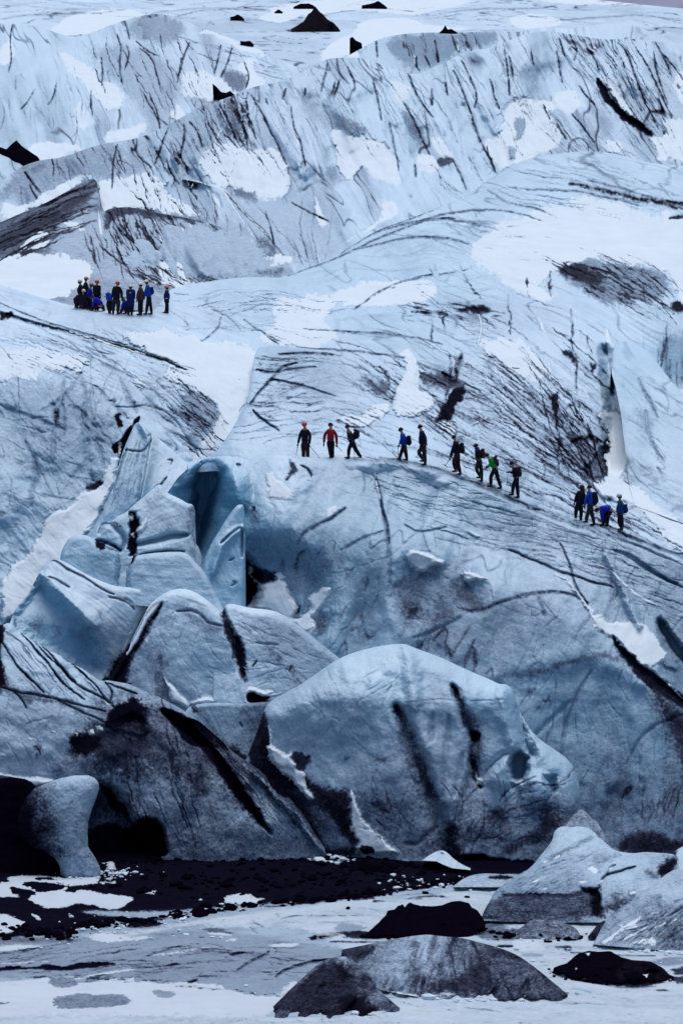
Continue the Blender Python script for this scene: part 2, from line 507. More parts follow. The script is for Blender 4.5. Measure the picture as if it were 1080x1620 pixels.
def ice_material(name, ice=(.53, .69, .83), deep=(.14, .36, .53), snowc=(.60, .70, .78), ash=(.003, .003, .010), mid=(.056, .075, .145), grain=1.0, crest_light=.5):
    m = bpy.data.materials.new(name); m.use_nodes = True
    nt = m.node_tree; bs = nt.nodes['Principled BSDF']; L = nt.links.new
    at = nd(nt, 'ShaderNodeAttribute', attribute_name='ice')
    sep = nd(nt, 'ShaderNodeSeparateColor'); L(at.outputs['Color'], sep.inputs[0])
    tc = nd(nt, 'ShaderNodeTexCoord')
    def noise(scale, det=4, rough=.6):
        n = nd(nt, 'ShaderNodeTexNoise'); n.inputs['Scale'].default_value = scale
        n.inputs['Detail'].default_value = det; n.inputs['Roughness'].default_value = rough
        L(tc.outputs['Object'], n.inputs['Vector']); return n.outputs['Fac']
    def math_(o, a, b_=None, c=None, clamp=False):
        n = nd(nt, 'ShaderNodeMath', operation=o, use_clamp=clamp)
        for i, x in enumerate((a, b_, c)):
            if x is None: continue
            if isinstance(x, (int, float)): n.inputs[i].default_value = x
            else: L(x, n.inputs[i])
        return n.outputs[0]
    def mix(fac, a, b_):
        n = nd(nt, 'ShaderNodeMix', data_type='RGBA')
        for s, x in ((0, fac), (6, a), (7, b_)):
            if isinstance(x, tuple): n.inputs[s].default_value = (*x, 1)
            elif isinstance(x, (int, float)): n.inputs[s].default_value = x
            else: L(x, n.inputs[s])
        return n.outputs[2]
    nf = noise(9.0, 3, .7); nm = noise(2.2, 5, .65); nc = noise(.5, 3)
    gr = math_('ADD', math_('MULTIPLY', math_('SUBTRACT', nf, .5), .9 * grain), math_('MULTIPLY', math_('SUBTRACT', nm, .5), .7 * grain))
    d = sep.outputs[0]
    # grains of ash: strongest where the cover is partial
    amp = math_('MULTIPLY_ADD', math_('MULTIPLY', d, math_('SUBTRACT', 1.0, d)), 1.7, .07)
    dg = math_('MULTIPLY_ADD', gr, amp, d, clamp=True)
    icec = mix(math_('MULTIPLY_ADD', math_('SUBTRACT', nc, .5), .3, sep.outputs[2], clamp=True), ice, deep)
    ramp = nd(nt, 'ShaderNodeMapRange'); L(dg, ramp.inputs[0]); ramp.inputs[1].default_value = 0; ramp.inputs[2].default_value = .72
    c1 = mix(ramp.outputs[0], icec, mid)
    r2 = nd(nt, 'ShaderNodeMapRange'); L(dg, r2.inputs[0]); r2.inputs[1].default_value = .45; r2.inputs[2].default_value = .86
    c2 = mix(r2.outputs[0], c1, ash)
    # snow dusting and painted crest highlight: faces that look up get paler
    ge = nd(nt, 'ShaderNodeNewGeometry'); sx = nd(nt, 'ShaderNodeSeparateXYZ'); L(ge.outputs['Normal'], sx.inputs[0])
    cr = nd(nt, 'ShaderNodeMapRange', interpolation_type='SMOOTHSTEP'); L(math_('MULTIPLY_ADD', gr, .25, sx.outputs[2]), cr.inputs[0]); cr.inputs[1].default_value = .45; cr.inputs[2].default_value = .93; cr.inputs[4].default_value = crest_light
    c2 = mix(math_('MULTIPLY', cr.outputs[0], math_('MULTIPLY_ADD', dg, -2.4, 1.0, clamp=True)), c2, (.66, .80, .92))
    # snow edge broken up by grain
    sn = math_('MULTIPLY_ADD', gr, .5, sep.outputs[1])
    r3 = nd(nt, 'ShaderNodeMapRange'); L(sn, r3.inputs[0]); r3.inputs[1].default_value = .28; r3.inputs[2].default_value = .72
    sc2 = mix(math_('MULTIPLY_ADD', math_('SUBTRACT', nc, .5), 1.0, .15, clamp=True), snowc, tuple(x * .80 for x in snowc))
    c3 = mix(r3.outputs[0], c2, sc2)
    L(c3, bs.inputs['Base Color'])
    rg = nd(nt, 'ShaderNodeMapRange'); L(math_('MAXIMUM', r3.outputs[0], dg), rg.inputs[0]); rg.inputs[3].default_value = .42; rg.inputs[4].default_value = .85
    L(rg.outputs[0], bs.inputs['Roughness'])
    sp = nd(nt, 'ShaderNodeMapRange'); L(dg, sp.inputs[0]); sp.inputs[3].default_value = .3; sp.inputs[4].default_value = 0
    L(sp.outputs[0], bs.inputs['Specular IOR Level'])
    bp = nd(nt, 'ShaderNodeBump'); bp.inputs['Strength'].default_value = .55 * grain; bp.inputs['Distance'].default_value = .12
    hh = math_('ADD', math_('MULTIPLY', nf, .45), nm)
    L(math_('MULTIPLY', hh, math_('MULTIPLY_ADD', r3.outputs[0], -.7, 1.0)), bp.inputs['Height']); L(bp.outputs[0], bs.inputs['Normal'])
    return m

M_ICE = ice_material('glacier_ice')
M_BERG = ice_material('lagoon_ice', grain=1.5, crest_light=.3)
M_ASH = ice_material('volcanic_ash', ash=(.003, .002, .006), grain=1.4, crest_light=0)
# ================================================================== PAINT: upper glacier
# --- plateau at the top (T)
snow('T','P','75 50 110 22 170 12 215 14 232 26 200 40 150 50 110 58',wp=3)
snow('T','P','420 12 470 2 560 -6 700 -10 760 -2 700 14 660 24 610 18 560 14 500 24 440 26',wp=3)
snow('T','P','800 -8 900 -10 1100 -6 1100 6 980 8 880 6',wp=2)
snow('T','P','400 28 440 14 480 16 465 32 430 36',wp=2)
snow('T','P','560 50 570 30 640 26 680 40 760 44 700 50 640 55 600 66 575 78 545 92 500 96 520 70',wp=3)
snow('T','P','800 28 830 20 880 24 895 36 860 44 820 46',wp=2)
line('T','P','0 30 60 20 140 22 200 14',w=2,val=.4); line('T','P','240 20 330 10 430 16',w=1.5,val=.4)
line('T','P','700 20 760 12 840 14 880 8',w=1.5,val=.5); line('T','P','860 34 900 30 960 26 1010 22 1080 32',w=1.6,val=.5)
cracks('T','P','0 -5 1080 -5 1080 60 800 50 300 30 0 34',48,4,L=78,w=1.0,val=.5,spread=10,rel=0)
# --- left hump (H1)
snow('H1','Q1','0 150 20 130 40 110 45 170 20 200 -10 190',wp=3)
snow('H1','Q1','180 150 230 165 300 230 340 260 390 290 395 330 360 355 330 345 280 290 240 240 200 210',wp=5)
snow('H1','Q1','395 235 440 225 480 212 500 240 500 290 450 285 410 270',wp=5)
snow('H1','Q1','560 250 600 225 660 225 740 270 745 290 700 320 640 325 590 305 560 290',wp=5)
snow('H1','Q1','500 320 560 315 590 360 560 395 530 370',wp=4)
snow('H1','Q1','330 425 380 405 460 385 470 410 430 440 380 445 330 455',wp=4)
snow('H1','Q1','110 440 180 450 260 465 270 480 200 490 140 520 60 530 90 480',wp=4)
snow('H1','Q1','230 310 280 330 310 390 280 410 235 400',wp=5,val=.6)
snow('H1','Q1','620 90 680 95 760 130 830 160 850 185 780 160 700 120 640 105',wp=4)
snow('H1','Q1','830 120 900 100 980 80 1000 110 1040 170 990 200 900 190 870 160',wp=4,val=.8)
snow('H1','Q1','760 190 795 170 800 230 850 250 790 290 750 260 740 210',wp=4)
sline('H1','Q1','380 200 385 270 400 320 425 380',w=1.6); sline('H1','Q1','490 170 500 230 500 290 520 320',w=1.6)
dirt_dark('H1','Q1','440 60 490 38 500 45 480 70 480 125 450 130 455 90 430 85',val=.95,f=2,wp=4)
dirt_dark('H1','Q1','700 215 760 215 785 245 760 290 720 275',val=.55,f=5)
dirt_dark('H1','Q1','400 70 480 40 600 60 560 130 470 140 420 120',val=.42,f=8)
dirt_dark('H1','Q1','280 150 400 150 520 180 600 260 500 400 400 300 300 200',val=.34,f=12)
for s in ('372 105 385 150 378 200 385 260','400 140 410 180 395 220','440 150 480 180 495 230 510 290','470 290 500 360 505 410','575 180 565 240 560 260','450 290 480 340 500 380','395 65 405 100 410 125','600 130 580 180 570 230','700 140 690 190 680 230','735 140 720 200 700 240','770 190 790 240 775 280','430 130 470 165 500 175',
          '180 260 165 310 150 330','110 280 80 330 65 345','40 80 30 140 38 190 25 225','290 280 285 320 295 360','320 180 325 240 320 270'):
    line('H1','Q1',s,w=1.3,val=.9,rel=-.25)
cracks('H1','Q1','280 120 720 120 720 300 520 400 300 300',36,75,L=44,w=1,val=.75,spread=18)
cracks('H1','Q1','0 200 300 260 330 420 0 420',20,70,L=46,w=1,val=.5,spread=20)
cracks('H1','Q1','600 120 880 190 860 240 680 200',11,20,L=52,w=1,val=.6)
# --- dark blue ridge behind the big one (H2)
dirt_dark('H2','Q2','120 130 220 105 420 100 500 100 480 140 400 155 340 190 230 225 180 180',val=.45,f=6)
snow('H2','Q2','0 150 30 130 60 160 50 190 0 185',wp=3)
for s in ('110 125 112 180','195 130 200 150','295 125 300 160 308 195','235 175 240 215','265 175 280 210','350 110 360 150 375 165','300 170 305 195'):
    line('H2','Q2',s,w=1.4,val=.95,rel=-.3)
sline('H2','Q2','230 175 233 200',w=1.6); sline('H2','Q2','365 120 372 160',w=1.2)
cracks('H2','Q2','180 110 480 105 400 160 240 220',17,75,L=28,w=1,val=.8)
for s in ('760 120 800 180 815 225','720 100 745 160 735 190','870 130 900 160 945 290 1000 400','890 70 950 100 1010 115','900 100 930 130','990 160 990 210 1030 330','930 145 975 220 1030 340','1010 160 1045 245','690 120 705 180'):
    line('R2','Q2',s,w=1.4,val=.95,rel=-.3)
# --- the big streaked ridge (R2)
snow('R2','Q2','-40 400 0 410 30 425 70 428 110 450 150 455 190 560 185 582 130 580 60 530 45 560 -5 560 -20 470',wp=5,thick=.15)
snow('R2','Q2','230 490 265 478 300 500 310 540 280 555 240 540',wp=3); snow('R2','Q2','280 425 310 425 330 460 362 480 350 500 310 490 290 460',wp=4)
snow('R2','Q2','142 265 180 255 220 280 215 305 185 322 165 290',wp=3)
snow('R2','Q2','440 430 500 430 500 350 540 320 600 310 650 310 700 275 740 290 770 330 740 370 690 360 660 350 670 400 700 440 640 480 600 500 520 530 490 545 460 480',wp=6,thick=.15)
dirt_dark('R2','Q2','545 370 570 365 590 395 580 440 550 445 540 400',val=.4,f=4)
dirt_dark('R2','Q2','535 470 555 470 555 505 535 505',val=.4,f=4)
snow('R2','Q2','1050 240 1090 220 1140 260 1140 340 1085 350 1050 290',wp=4)
snow('R2','Q2','950 430 1020 430 1020 380 1060 360 1140 400 1140 515 1030 515 980 480',wp=6)
snow('R2','Q2','800 228 840 240 880 300 930 350 925 375 880 345 850 290',wp=3,thick=.2)
dirt_dark('R2','Q2','802 240 830 262 850 310 890 350 930 375 985 420 975 432 920 400 850 345 810 280',val=.98,f=1.5,wp=3,rel=-.6)
snow('R2','Q2','830 440 880 450 890 480 840 480',wp=4); snow('R2','Q2','790 130 805 150 800 165 785 150',wp=2)
snow('R2','Q1','640 460 690 440 740 440 790 480 830 455 880 480 910 540 905 620 850 650 800 620 720 590 650 560 625 500',wp=6,thick=.15)
snow('R2','Q1','390 560 410 540 470 545 500 580 540 625 600 650 650 690 600 705 530 680 480 675 440 665 380 655 345 665 330 720 260 700 260 660 310 600 310 565 360 570',wp=5,thick=.12)
snow('R2','Q1','120 620 160 600 220 570 290 540 305 545 240 590 170 635 120 655 60 690 20 700 0 660 20 640 60 655 110 640',wp=3,thick=.12)
snow('R2','Q1','650 600 680 620 700 660 670 640',wp=3)
snow('R2','Q1','870 660 900 650 920 680 910 720 950 765 930 770 890 740 880 700',wp=4); snow('R2','Q1','990 610 1005 640 1040 715 1015 725 1000 680',wp=3)
snow('R2','Q1','690 745 740 740 790 770 830 800 860 830 800 850 640 860 660 800',wp=6); snow('R2','Q1','1010 730 1040 760 1030 780 1000 750',wp=2)
snow('R2','Q2','-20 800 40 740 110 720 180 650 160 640 130 620 140 660 130 690 60 730 -20 780',wp=3)
snow('R2','Q2','120 640 150 650 180 640 170 680 140 700',wp=3)
dirt_dark('R2','Q1','150 495 250 470 350 450 390 470 370 520 330 560 250 545 160 560 60 600 30 640 0 640 20 580 80 520',val=.42,f=7)
dirt_dark('R2','Q1','720 590 800 600 830 650 780 640',val=.55,f=4); dirt_dark('R2','Q1','560 370 700 300 760 330 780 440 700 440 640 470 600 560 540 500',val=.33,f=16)
dirt_dark('R2','Q1','720 300 745 300 760 420 720 420',val=.6,f=8)
dirt_dark('R2','Q1','900 620 1000 700 1080 760 1080 820 880 830 760 720 700 650',val=.28,f=14)
dirt_dark('R2','Q1','1010 540 1060 520 1080 560 1050 600',val=.4,f=8)
dirt_dark('R2','Q2','-30 340 40 380 90 420 40 425 -20 400',val=.5,f=6); dirt_dark('R2','Q2','185 330 220 360 250 400 265 470 230 440 200 380',val=.5,f=5)
dirt_dark('R2','Q2','300 500 350 490 365 510 330 530 300 530',val=.7,f=3); dirt_dark('R2','Q2','780 560 800 640',val=.4)
for s in ('355 222 375 265 400 330 420 400 440 445','515 155 525 220 532 300','470 250 485 310 500 345','380 190 410 250 430 300 420 340','330 260 335 300','285 280 290 340 280 310','100 250 120 330 125 380','150 390 165 450 180 540','195 320 230 380 250 430 280 490','210 230 235 300 290 370','600 160 608 210','460 460 480 540','430 430 470 500 485 545','355 505 380 560 395 600','230 520 235 560','20 210 40 260','110 195 130 215','530 180 545 250','680 160 690 230 700 260','750 270 780 310 800 330','730 360 770 410 800 450','680 390 710 440','640 330 660 380'):
    line('R2','Q2',s,w=1.5,val=.9,rel=-.3)
for s in ('920 335 930 400 950 440 960 500 970 545','1060 260 1050 300','1035 200 1025 250 1015 290','1075 250 1055 310','795 300 840 380 870 440 905 520','740 320 760 370 780 440 785 470','760 330 800 400 810 440','690 320 730 400 760 460','600 385 625 420 640 465','530 405 510 460 490 520','580 390 585 430 570 500','420 445 440 500 480 530','710 600 760 660 850 750 890 800','370 455 360 500 355 600','80 545 105 580 125 610','905 280 895 310','965 280 962 305','840 310 845 330','920 640 980 670 1040 700','840 670 860 740 870 790'):
    line('R2','Q1',s,w=1.4,val=.92,rel=-.3)
for s in ('680 500 682 440 705 400','580 565 640 580 700 590 730 620','730 620 800 700 850 750','490 560 520 590 530 570','590 570 600 600 610 580','560 700 580 780 590 810','590 720 640 770','510 720 520 760 540 760','315 720 325 780 335 810','440 650 540 650','930 420 945 445 940 460','965 520 970 540'):
    sline('R2','Q1',s,w=1.5)
cracks('R2','Q2','0 200 240 240 480 160 700 100 800 110 700 300 480 440 300 480 0 400',82,68,L=78,w=1.0,val=.5,spread=12)
cracks('R2','Q2','700 100 900 90 1080 150 1000 400 900 420 720 200',71,66,L=97,w=1.1,val=.75,spread=9)
cracks('R2','Q1','500 400 700 320 1080 200 1080 500 900 500 500 560',60,66,L=78,w=1.0,val=.55,spread=14)
cracks('R2','Q1','340 700 700 700 1000 760 1080 820 300 820',49,62,L=65,w=1.0,val=.6,spread=22)
cracks('R2','Q1','60 520 380 460 360 560 60 620',24,65,L=39,w=1,val=.6,spread=14)
cracks('R2','Q2','300 560 480 470 500 540 400 640 300 640',12,60,L=39,w=1.2,val=.6,spread=20)
cracks('R2','Q2','660 360 830 470 960 480 1000 510 900 500 700 480',32,50,L=78,w=1,val=.6)
# --- ash covered hill on the left (R3)
dirt_dark('R3','P','-60 372 0 352 30 338 70 322 110 300 152 277 158 292 140 320 110 345 60 372 20 398 -60 440',val=.62,f=4,wp=3)
dirt_dark('R3','P','-60 400 0 372 60 348 110 318 145 300 140 312 100 340 50 366 0 400 -60 430',val=.75,f=6,wp=3)
dirt_dark('R3','P','100 345 165 326 220 326 290 342 350 360 350 450 190 450 60 400',val=.36,f=8)
dirt_dark('R3','P','163 340 170 328 200 326 250 336 300 345 300 352 240 345 190 338 170 350',val=.7,f=3)
snow('R3','P','20 402 50 370 72 366 76 378 68 392 40 396 30 410',wp=4); dirt_dark('R3','P','30 398 50 392 55 402 40 408',val=.8,f=2)
snow('R3','P','-60 430 20 402 70 400 130 408 160 430 100 470 60 475 -60 455',wp=5)
snow('R3','P','252 416 300 412 335 430 345 445 300 452 262 450',wp=4)
snow('R3','P','328 375 390 378 420 400 470 405 430 422 380 425 340 418 325 395',wp=5)
snow('R3','P','95 352 120 350 140 362 120 362',wp=2)
line('R3','P','335 432 380 425 420 428 440 430',w=4,val=.75); line('R3','P','185 340 190 370 185 390',w=1.4,val=.8)
cracks('R3','P','165 330 330 350 330 430 200 430 140 400',72,55,L=57,w=1.1,val=.75,spread=18)
cracks('R3','P','160 390 330 400 340 440 220 445',24,25,L=57,w=1.4,val=.8,spread=10)
for s in ('300 355 320 400 325 420','240 350 260 400 300 440','205 410 240 440 260 448','155 330 160 370'):
    sline('R3','P',s,w=1.2)

for bd in ('R2','R3'):
    dirt_dark(bd,'P','168 335 200 328 250 338 330 352 400 366 440 390 470 430 440 445 340 446 250 440 190 420 170 380',val=.36,f=7,wp=5)
    dirt_dark(bd,'P','165 332 185 326 230 332 300 345 340 352 300 352 240 345 190 340 175 350 170 372',val=.72,f=3)
    snow(bd,'P','328 378 345 372 395 374 430 400 475 405 440 425 385 424 345 420 326 398',wp=5)
    snow(bd,'P','250 416 268 410 300 414 335 430 345 445 300 453 262 452 252 430',wp=3)
    dirt_dark(bd,'P','340 420 370 420 420 428 450 424 440 436 380 446 345 446 335 430',val=.62,f=4)
    dirt_dark(bd,'P','400 375 425 378 440 398 430 408 405 395',val=.6,f=4)
    for s in ('300 352 320 398 326 420','245 350 262 400 300 440','205 412 236 440 250 448','155 330 162 370','288 352 296 392','352 300 380 345 410 385'):
        sline(bd,'P',s,w=1.3)
    cracks(bd,'P','168 335 330 352 400 366 330 372 330 410 250 440 190 420',110,52,L=50,w=1.3,val=.9,spread=16)
    cracks(bd,'P','160 400 330 430 340 446 220 446',30,22,L=44,w=1.5,val=.95,spread=9)
# --- main slope with the hikers (U)
snow('U','P','-60 552 0 546 60 548 110 560 150 572 140 590 110 590 80 585 60 602 40 605 -60 590',wp=8,f=5)
snow('U','P','180 520 240 518 300 530 370 545 405 550 405 580 395 620 372 670 345 712 310 745 300 760 302 740 320 700 330 680 345 655 335 640 320 625 290 610 260 600 262 585 230 560',wp=8,f=4)
snow('U','P','430 470 520 470 540 480 500 500 540 530 520 545 460 548 420 540 400 530 440 510',wp=6,f=4)
snow('U','P','520 460 560 455 575 437 580 448 640 442 690 446 694 460 680 475 640 482 560 486 520 476',wp=3,thick=.1)
snow('U','P','745 395 760 370 800 350 850 330 900 320 950 310 1000 330 1120 350 1120 480 1060 478 1055 430 1030 415 990 425 940 410 900 415 870 440 840 450 800 440 760 420 750 405',wp=9,f=10,thick=.08)
snow('U','P','760 400 830 430 880 470 870 480 830 465 800 450',wp=6,f=4)
snow('U','P','750 545 800 530 840 555 866 575 860 600 810 600 790 570 760 560',wp=6,f=4,val=.8)
snow('U','P','625 652 620 625 640 600 638 570 630 560 648 552 655 560 652 572 662 585 655 605 680 625 686 640 680 652 650 655',wp=3,thick=.12)
snow('U','P','540 660 575 650 610 635 620 645 600 665 560 675 525 668',wp=5,f=3); snow('U','P','695 668 720 665 722 685 700 685',wp=2)
snow('U','P','950 650 975 648 988 680 990 730 985 765 1010 770 1080 830 1120 850 1120 870 1050 845 985 790 950 785 935 770 960 750 965 700',wp=4,thick=.1)
snow('U','P','1010 800 1120 850 1120 900 1060 870',wp=6,f=3)
sline('U','P','958 520 966 560 974 600 975 645',w=4); sline('U','P','755 488 762 520 755 545',w=2); sline('U','P','720 555 714 590',w=1.6); sline('U','P','868 565 870 600 866 625',w=1.8); sline('U','P','850 500 868 545',w=2)
sline('U','P','790 590 798 625 785 655',w=2); sline('U','P','748 672 770 660',w=2); sline('U','P','805 660 840 675',w=1.4); sline('U','P','480 718 530 715 600 728',w=1.5)
snow('U','P','210 600 228 598 232 612 218 612',wp=2); snow('U','P','1055 585 1120 580 1120 660 1080 650',wp=3,val=.6)
dirt_dark('U','P','880 425 910 412 950 412 990 420 1040 425 1055 440 1050 470 1000 478 960 480 930 460 900 450',val=.45,f=5,wp=6)
dirt_dark('U','P','875 432 905 414 925 420 960 440 940 450 905 440',val=.8,f=4,wp=6)
dirt_dark('U','P','1058 478 1100 478 1100 490 1060 492',val=.9,f=3)
dirt_dark('U','P','715 488 760 482 775 488 770 494 735 495',val=.9,f=3,wp=4); dirt_dark('U','P','700 640 715 620 720 600 735 620 725 650 705 665 690 668',val=.97,f=3,wp=7)
dirt_dark('U','P','655 592 700 590 740 610 720 620 680 612',val=.65,f=5,wp=6); dirt_dark('U','P','890 550 903 555 910 580 900 575',val=.85,f=3); 
dirt_dark('U','P','872 620 884 620 880 650 884 690 874 650',val=.9,f=2,wp=4); dirt_dark('U','P','932 575 942 580 938 590',val=.85,f=2)
dirt_dark('U','P','925 740 950 710 955 690 965 720 960 755 940 765 925 755',val=.98,f=3,wp=6,rel=-.3); dirt_dark('U','P','900 715 950 705 960 760 930 760',val=.5,f=10)
dirt_dark('U','P','560 600 610 604 620 612 600 625 585 615',val=.6,f=5,wp=6); dirt_dark('U','P','0 495 20 495 24 502 0 505',val=.95,f=2,wp=3)
dirt_dark('U','P','1030 536 1100 530 1100 600 1075 622 1050 585',val=.35,f=5); blue('U','P','1004 540 1100 525 1100 620 1040 580',val=.9)
rel('U','P','1004 540 1040 534 1120 528 1120 640 1075 625 1048 588 1030 565',-.7,f=14)
rel('U','P','950 540 972 560 980 640 990 700 985 745 962 740 955 690 962 640 955 600',-1.4,f=10)
# hillside on the left
dirt_dark('U','P','0 610 60 600 120 600 150 620 180 650 200 700 190 740 150 760 100 750 40 720 0 700',val=.33,f=30)
dirt_dark('U','P','295 608 330 630 348 640 345 665 320 690 305 715 295 700 300 660 285 630',val=.42,f=6,wp=5)
dirt_dark('U','P','182 660 190 655 192 672 184 675',val=.97,f=2); dirt_dark('U','P','85 650 92 648 92 670 86 672',val=.9,f=4); dirt_dark('U','P','172 630 182 628 182 640',val=.85,f=3); dirt_dark('U','P','208 633 214 630 214 640',val=.8,f=3)
dirt_dark('U','Z1','545 70 560 85 530 150 495 210 460 290 440 390 425 390 440 300 400 310 390 260 440 240 460 190 520 110',val=.99,f=1.5,wp=2,rel=-.5)
snow('U','Z1','430 210 445 215 440 320 430 310',wp=1.5); snow('U','Z1','500 120 525 115 528 140 508 145',wp=1.5)
snow('U','Z1','370 350 400 320 440 320 436 400 415 470 425 490 370 580 345 660 240 800 180 900 -60 1200 -200 1300 -320 1400 -320 1150 -250 1050 -100 900 0 680 80 665 140 610 210 545 250 560 340 500',wp=4,thick=.25)
dirt_dark('U','Z1','300 480 340 480 350 500 310 530 260 555 200 540 260 510',val=.85,f=4,wp=4)
for s in ('10 0 30 60 20 200 10 380','75 0 70 120 75 200','120 0 170 90 250 180 370 260','210 0 215 100 230 250 240 380 270 480'):
    line('U','Z1',s,w=5,val=.42,rel=-.15,brk=.5,wp=3)
for s in ('65 650 90 640 120 600 130 590','130 590 140 640 150 690 165 740','100 600 90 650 95 700','150 610 180 640 200 660','0 640 50 660 100 680','100 620 130 660 180 700 190 730','40 700 60 740 50 800','190 600 205 630 215 650'):
    line('U','P',s,w=4,val=.42,rel=-.1,wp=3)
line('U','P','-20 490 0 494 50 510 100 522 160 540 220 556 270 575 295 585',w=2.6,val=.8,rel=-.25); sline('U','P','110 525 170 543 230 560',w=1.4)
line('U','P','180 645 260 640 300 700 320 730',w=1.5,val=.4)
for s in ('0 480 60 505 140 530 200 545','350 500 345 520 320 540','335 490 360 500 380 520','385 505 420 530 440 545'):
    line('U','P',s,w=1.4,val=.6)
# big hump lines
for s in ('455 437 540 405 590 380 640 360 700 338 760 330 820 335 860 350','540 400 590 366 690 331 785 276','630 355 680 345 740 350 790 365','590 367 650 352 720 345','560 395 640 375 700 375 740 385','805 295 850 300 900 300 960 312 1010 325','930 285 980 298 1040 315 1080 325','770 300 800 320 850 328 880 345','560 490 600 460 650 440 720 430','480 520 560 525 640 530 700 545','470 550 560 555 640 565 700 590 760 620'):
    line('U','P',s,w=2.0,val=.6,rel=-.15)
for s in ('900 290 960 302 1010 315 1040 318 1070 330','1040 320 1090 322 1100 340 1060 345'):
    line('U','P',s,w=4,val=.9)
for s in ('710 560 712 600 700 640 705 670','682 500 684 540','700 490 702 520','832 440 836 470','870 430 872 470','905 490 905 530 912 590 910 620','600 580 615 600 612 610','930 530 935 560','880 640 882 690 884 740','800 470 806 500 810 530','750 490 790 520','730 430 760 470','940 430 980 450 1000 480','905 415 960 430 1000 455'):
    line('U','P',s,w=1.5,val=.8,rel=-.12,brk=.7,wp=4)
line('U','P','590 700 680 712 760 740 830 775 900 810 960 835 1080 885',w=4.0,val=.4,rel=-.1); line('U','P','600 724 680 737 760 768 830 800 900 830 980 852 1080 895',w=3.0,val=.5,rel=-.1,brk=.3); line('U','P','560 727 640 730 675 738 730 756 765 768 815 792 870 812 925 829 985 846 1080 882',w=5,val=.42,rel=-.05,brk=.25)
cracks('U','P','620 600 760 570 900 600 950 700 940 780 860 760 700 690 640 680',181,34,L=91,w=1.1,val=.72,spread=7,bend=6)
cracks('U','P','400 560 640 540 640 640 560 690 420 640',33,14,L=91,w=1.0,val=.6,spread=14)
cracks('U','P','320 700 600 660 640 700 620 725 330 722',33,12,L=65,w=1.0,val=.6,spread=18)
cracks('U','P','660 700 830 730 1000 810 1080 860 1080 890 900 830 700 740',66,24,L=78,w=1.1,val=.7,spread=5)
cracks('U','P','540 410 700 350 860 330 860 420 740 480 560 430',49,18,L=91,w=1.0,val=.4,spread=22)
cracks('U','P','780 300 900 250 1080 300 1080 340 860 330',38,18,L=91,w=1.0,val=.5,spread=6)
cracks('U','P','900 410 1050 420 1050 480 960 480 900 450',38,28,L=57,w=1.2,val=.75,spread=10)
cracks('U','P','650 480 960 470 960 640 800 590 660 570',33,32,L=78,w=1.0,val=.6,spread=16)
cracks('U','P','0 500 320 560 340 640 250 620 0 590',60,18,L=78,w=1.0,val=.45,spread=7)
cracks('U','P','0 600 180 600 200 720 100 760 0 900',33,80,L=91,w=1.4,val=.45,spread=26)
cracks('U','P','240 600 340 640 330 700 260 690',33,42,L=65,w=1.1,val=.6,spread=8)
cracks('U','P','270 455 440 442 540 480 440 540 280 500',38,10,L=65,w=1.0,val=.55,spread=18)

cracks('U','P','640 590 740 590 770 640 730 680 660 660',27,32,L=44,w=1.6,val=.85,spread=12)
cracks('U','P','700 520 960 560 960 760 860 720 700 600',33,36,L=117,w=1.2,val=.7,spread=7)
cracks('U','P','860 620 960 660 955 770 880 740',27,50,L=65,w=1.6,val=.95,spread=14)
cracks('U','P','880 415 960 415 1050 440 1040 475 940 465',33,24,L=57,w=1.2,val=.9,spread=12)
cracks('U','P','640 480 780 480 790 500 680 505',24,14,L=33,w=1.6,val=.9,spread=14)
cracks('U','P','1005 545 1090 540 1090 620 1040 600',20,86,L=52,w=2,val=.6,spread=6)
cracks('U','P','280 600 350 640 330 700 300 720',32,40,L=46,w=1.4,val=.8,spread=10)
cracks('R2','Q1','150 480 420 440 640 500 600 640 330 560 160 560',38,70,L=44,w=1.3,val=.85,spread=20)
cracks('R2','Q1','640 330 760 300 860 440 780 470 660 440',32,62,L=65,w=1.2,val=.85,spread=16)
cracks('R3','P','0 352 150 280 155 330 100 380 0 420',40,-30,L=65,w=1.5,val=.9,spread=8)
dirt_dark('R2','P','170 330 350 350 430 400 430 440 340 440 170 450 100 400',val=.3,f=12)
for s in ('700 590 710 600 722 604','730 560 722 580 720 600','905 700 930 690 950 700'):
    line('U','P',s,w=4,val=.95,rel=-.2)
snow('U','P','625 655 618 628 638 602 640 578 634 566 646 554 656 562 656 580 664 598 660 615 684 632 686 648 668 656 640 655',wp=6,f=3,thick=.01)
snow('U','P','948 652 972 648 986 680 990 730 986 768 968 768 958 740 960 700 950 670',wp=6,f=3,thick=.02)
sline('U','P','958 520 966 560 974 600 978 650',w=5)
snow('U','P','935 772 960 762 990 768 1040 800 1100 850 1100 880 1050 850 1000 800 960 790',wp=4,f=3)
# right hand blade of ice beside the cleft (K)
for s in ('1010 600 1040 660','1020 650 1030 700 1050 730','1040 740 1060 790'):
    line('K','P',s,w=3,val=.5)
dirt_dark('K','P','1000 640 1030 650 1040 680 1015 690',val=.35,f=10)
line('K','P','985 740 995 765 990 780',w=3,val=.8)
cracks('K','P','990 560 1080 640 1080 780 1000 770',40,40,L=52,w=1,val=.4)
# platform beside the snow gully (P)
for s in ('405 585 430 590 460 585 500 580','395 640 410 620 430 600 445 580 470 575','400 650 415 665 440 680','440 560 500 558 560 565','430 600 480 610 540 630'):
    line('P','P',s,w=2,val=.75,rel=-.2)
cracks('P','P','400 570 540 560 560 690 400 690',96,20,L=65,w=1.1,val=.65,spread=20)
dirt_dark('P','P','480 575 560 570 620 620 540 640 470 610',val=.3,f=16)
snow('P','P','530 655 575 650 600 640 620 650 560 675 520 670',wp=4)

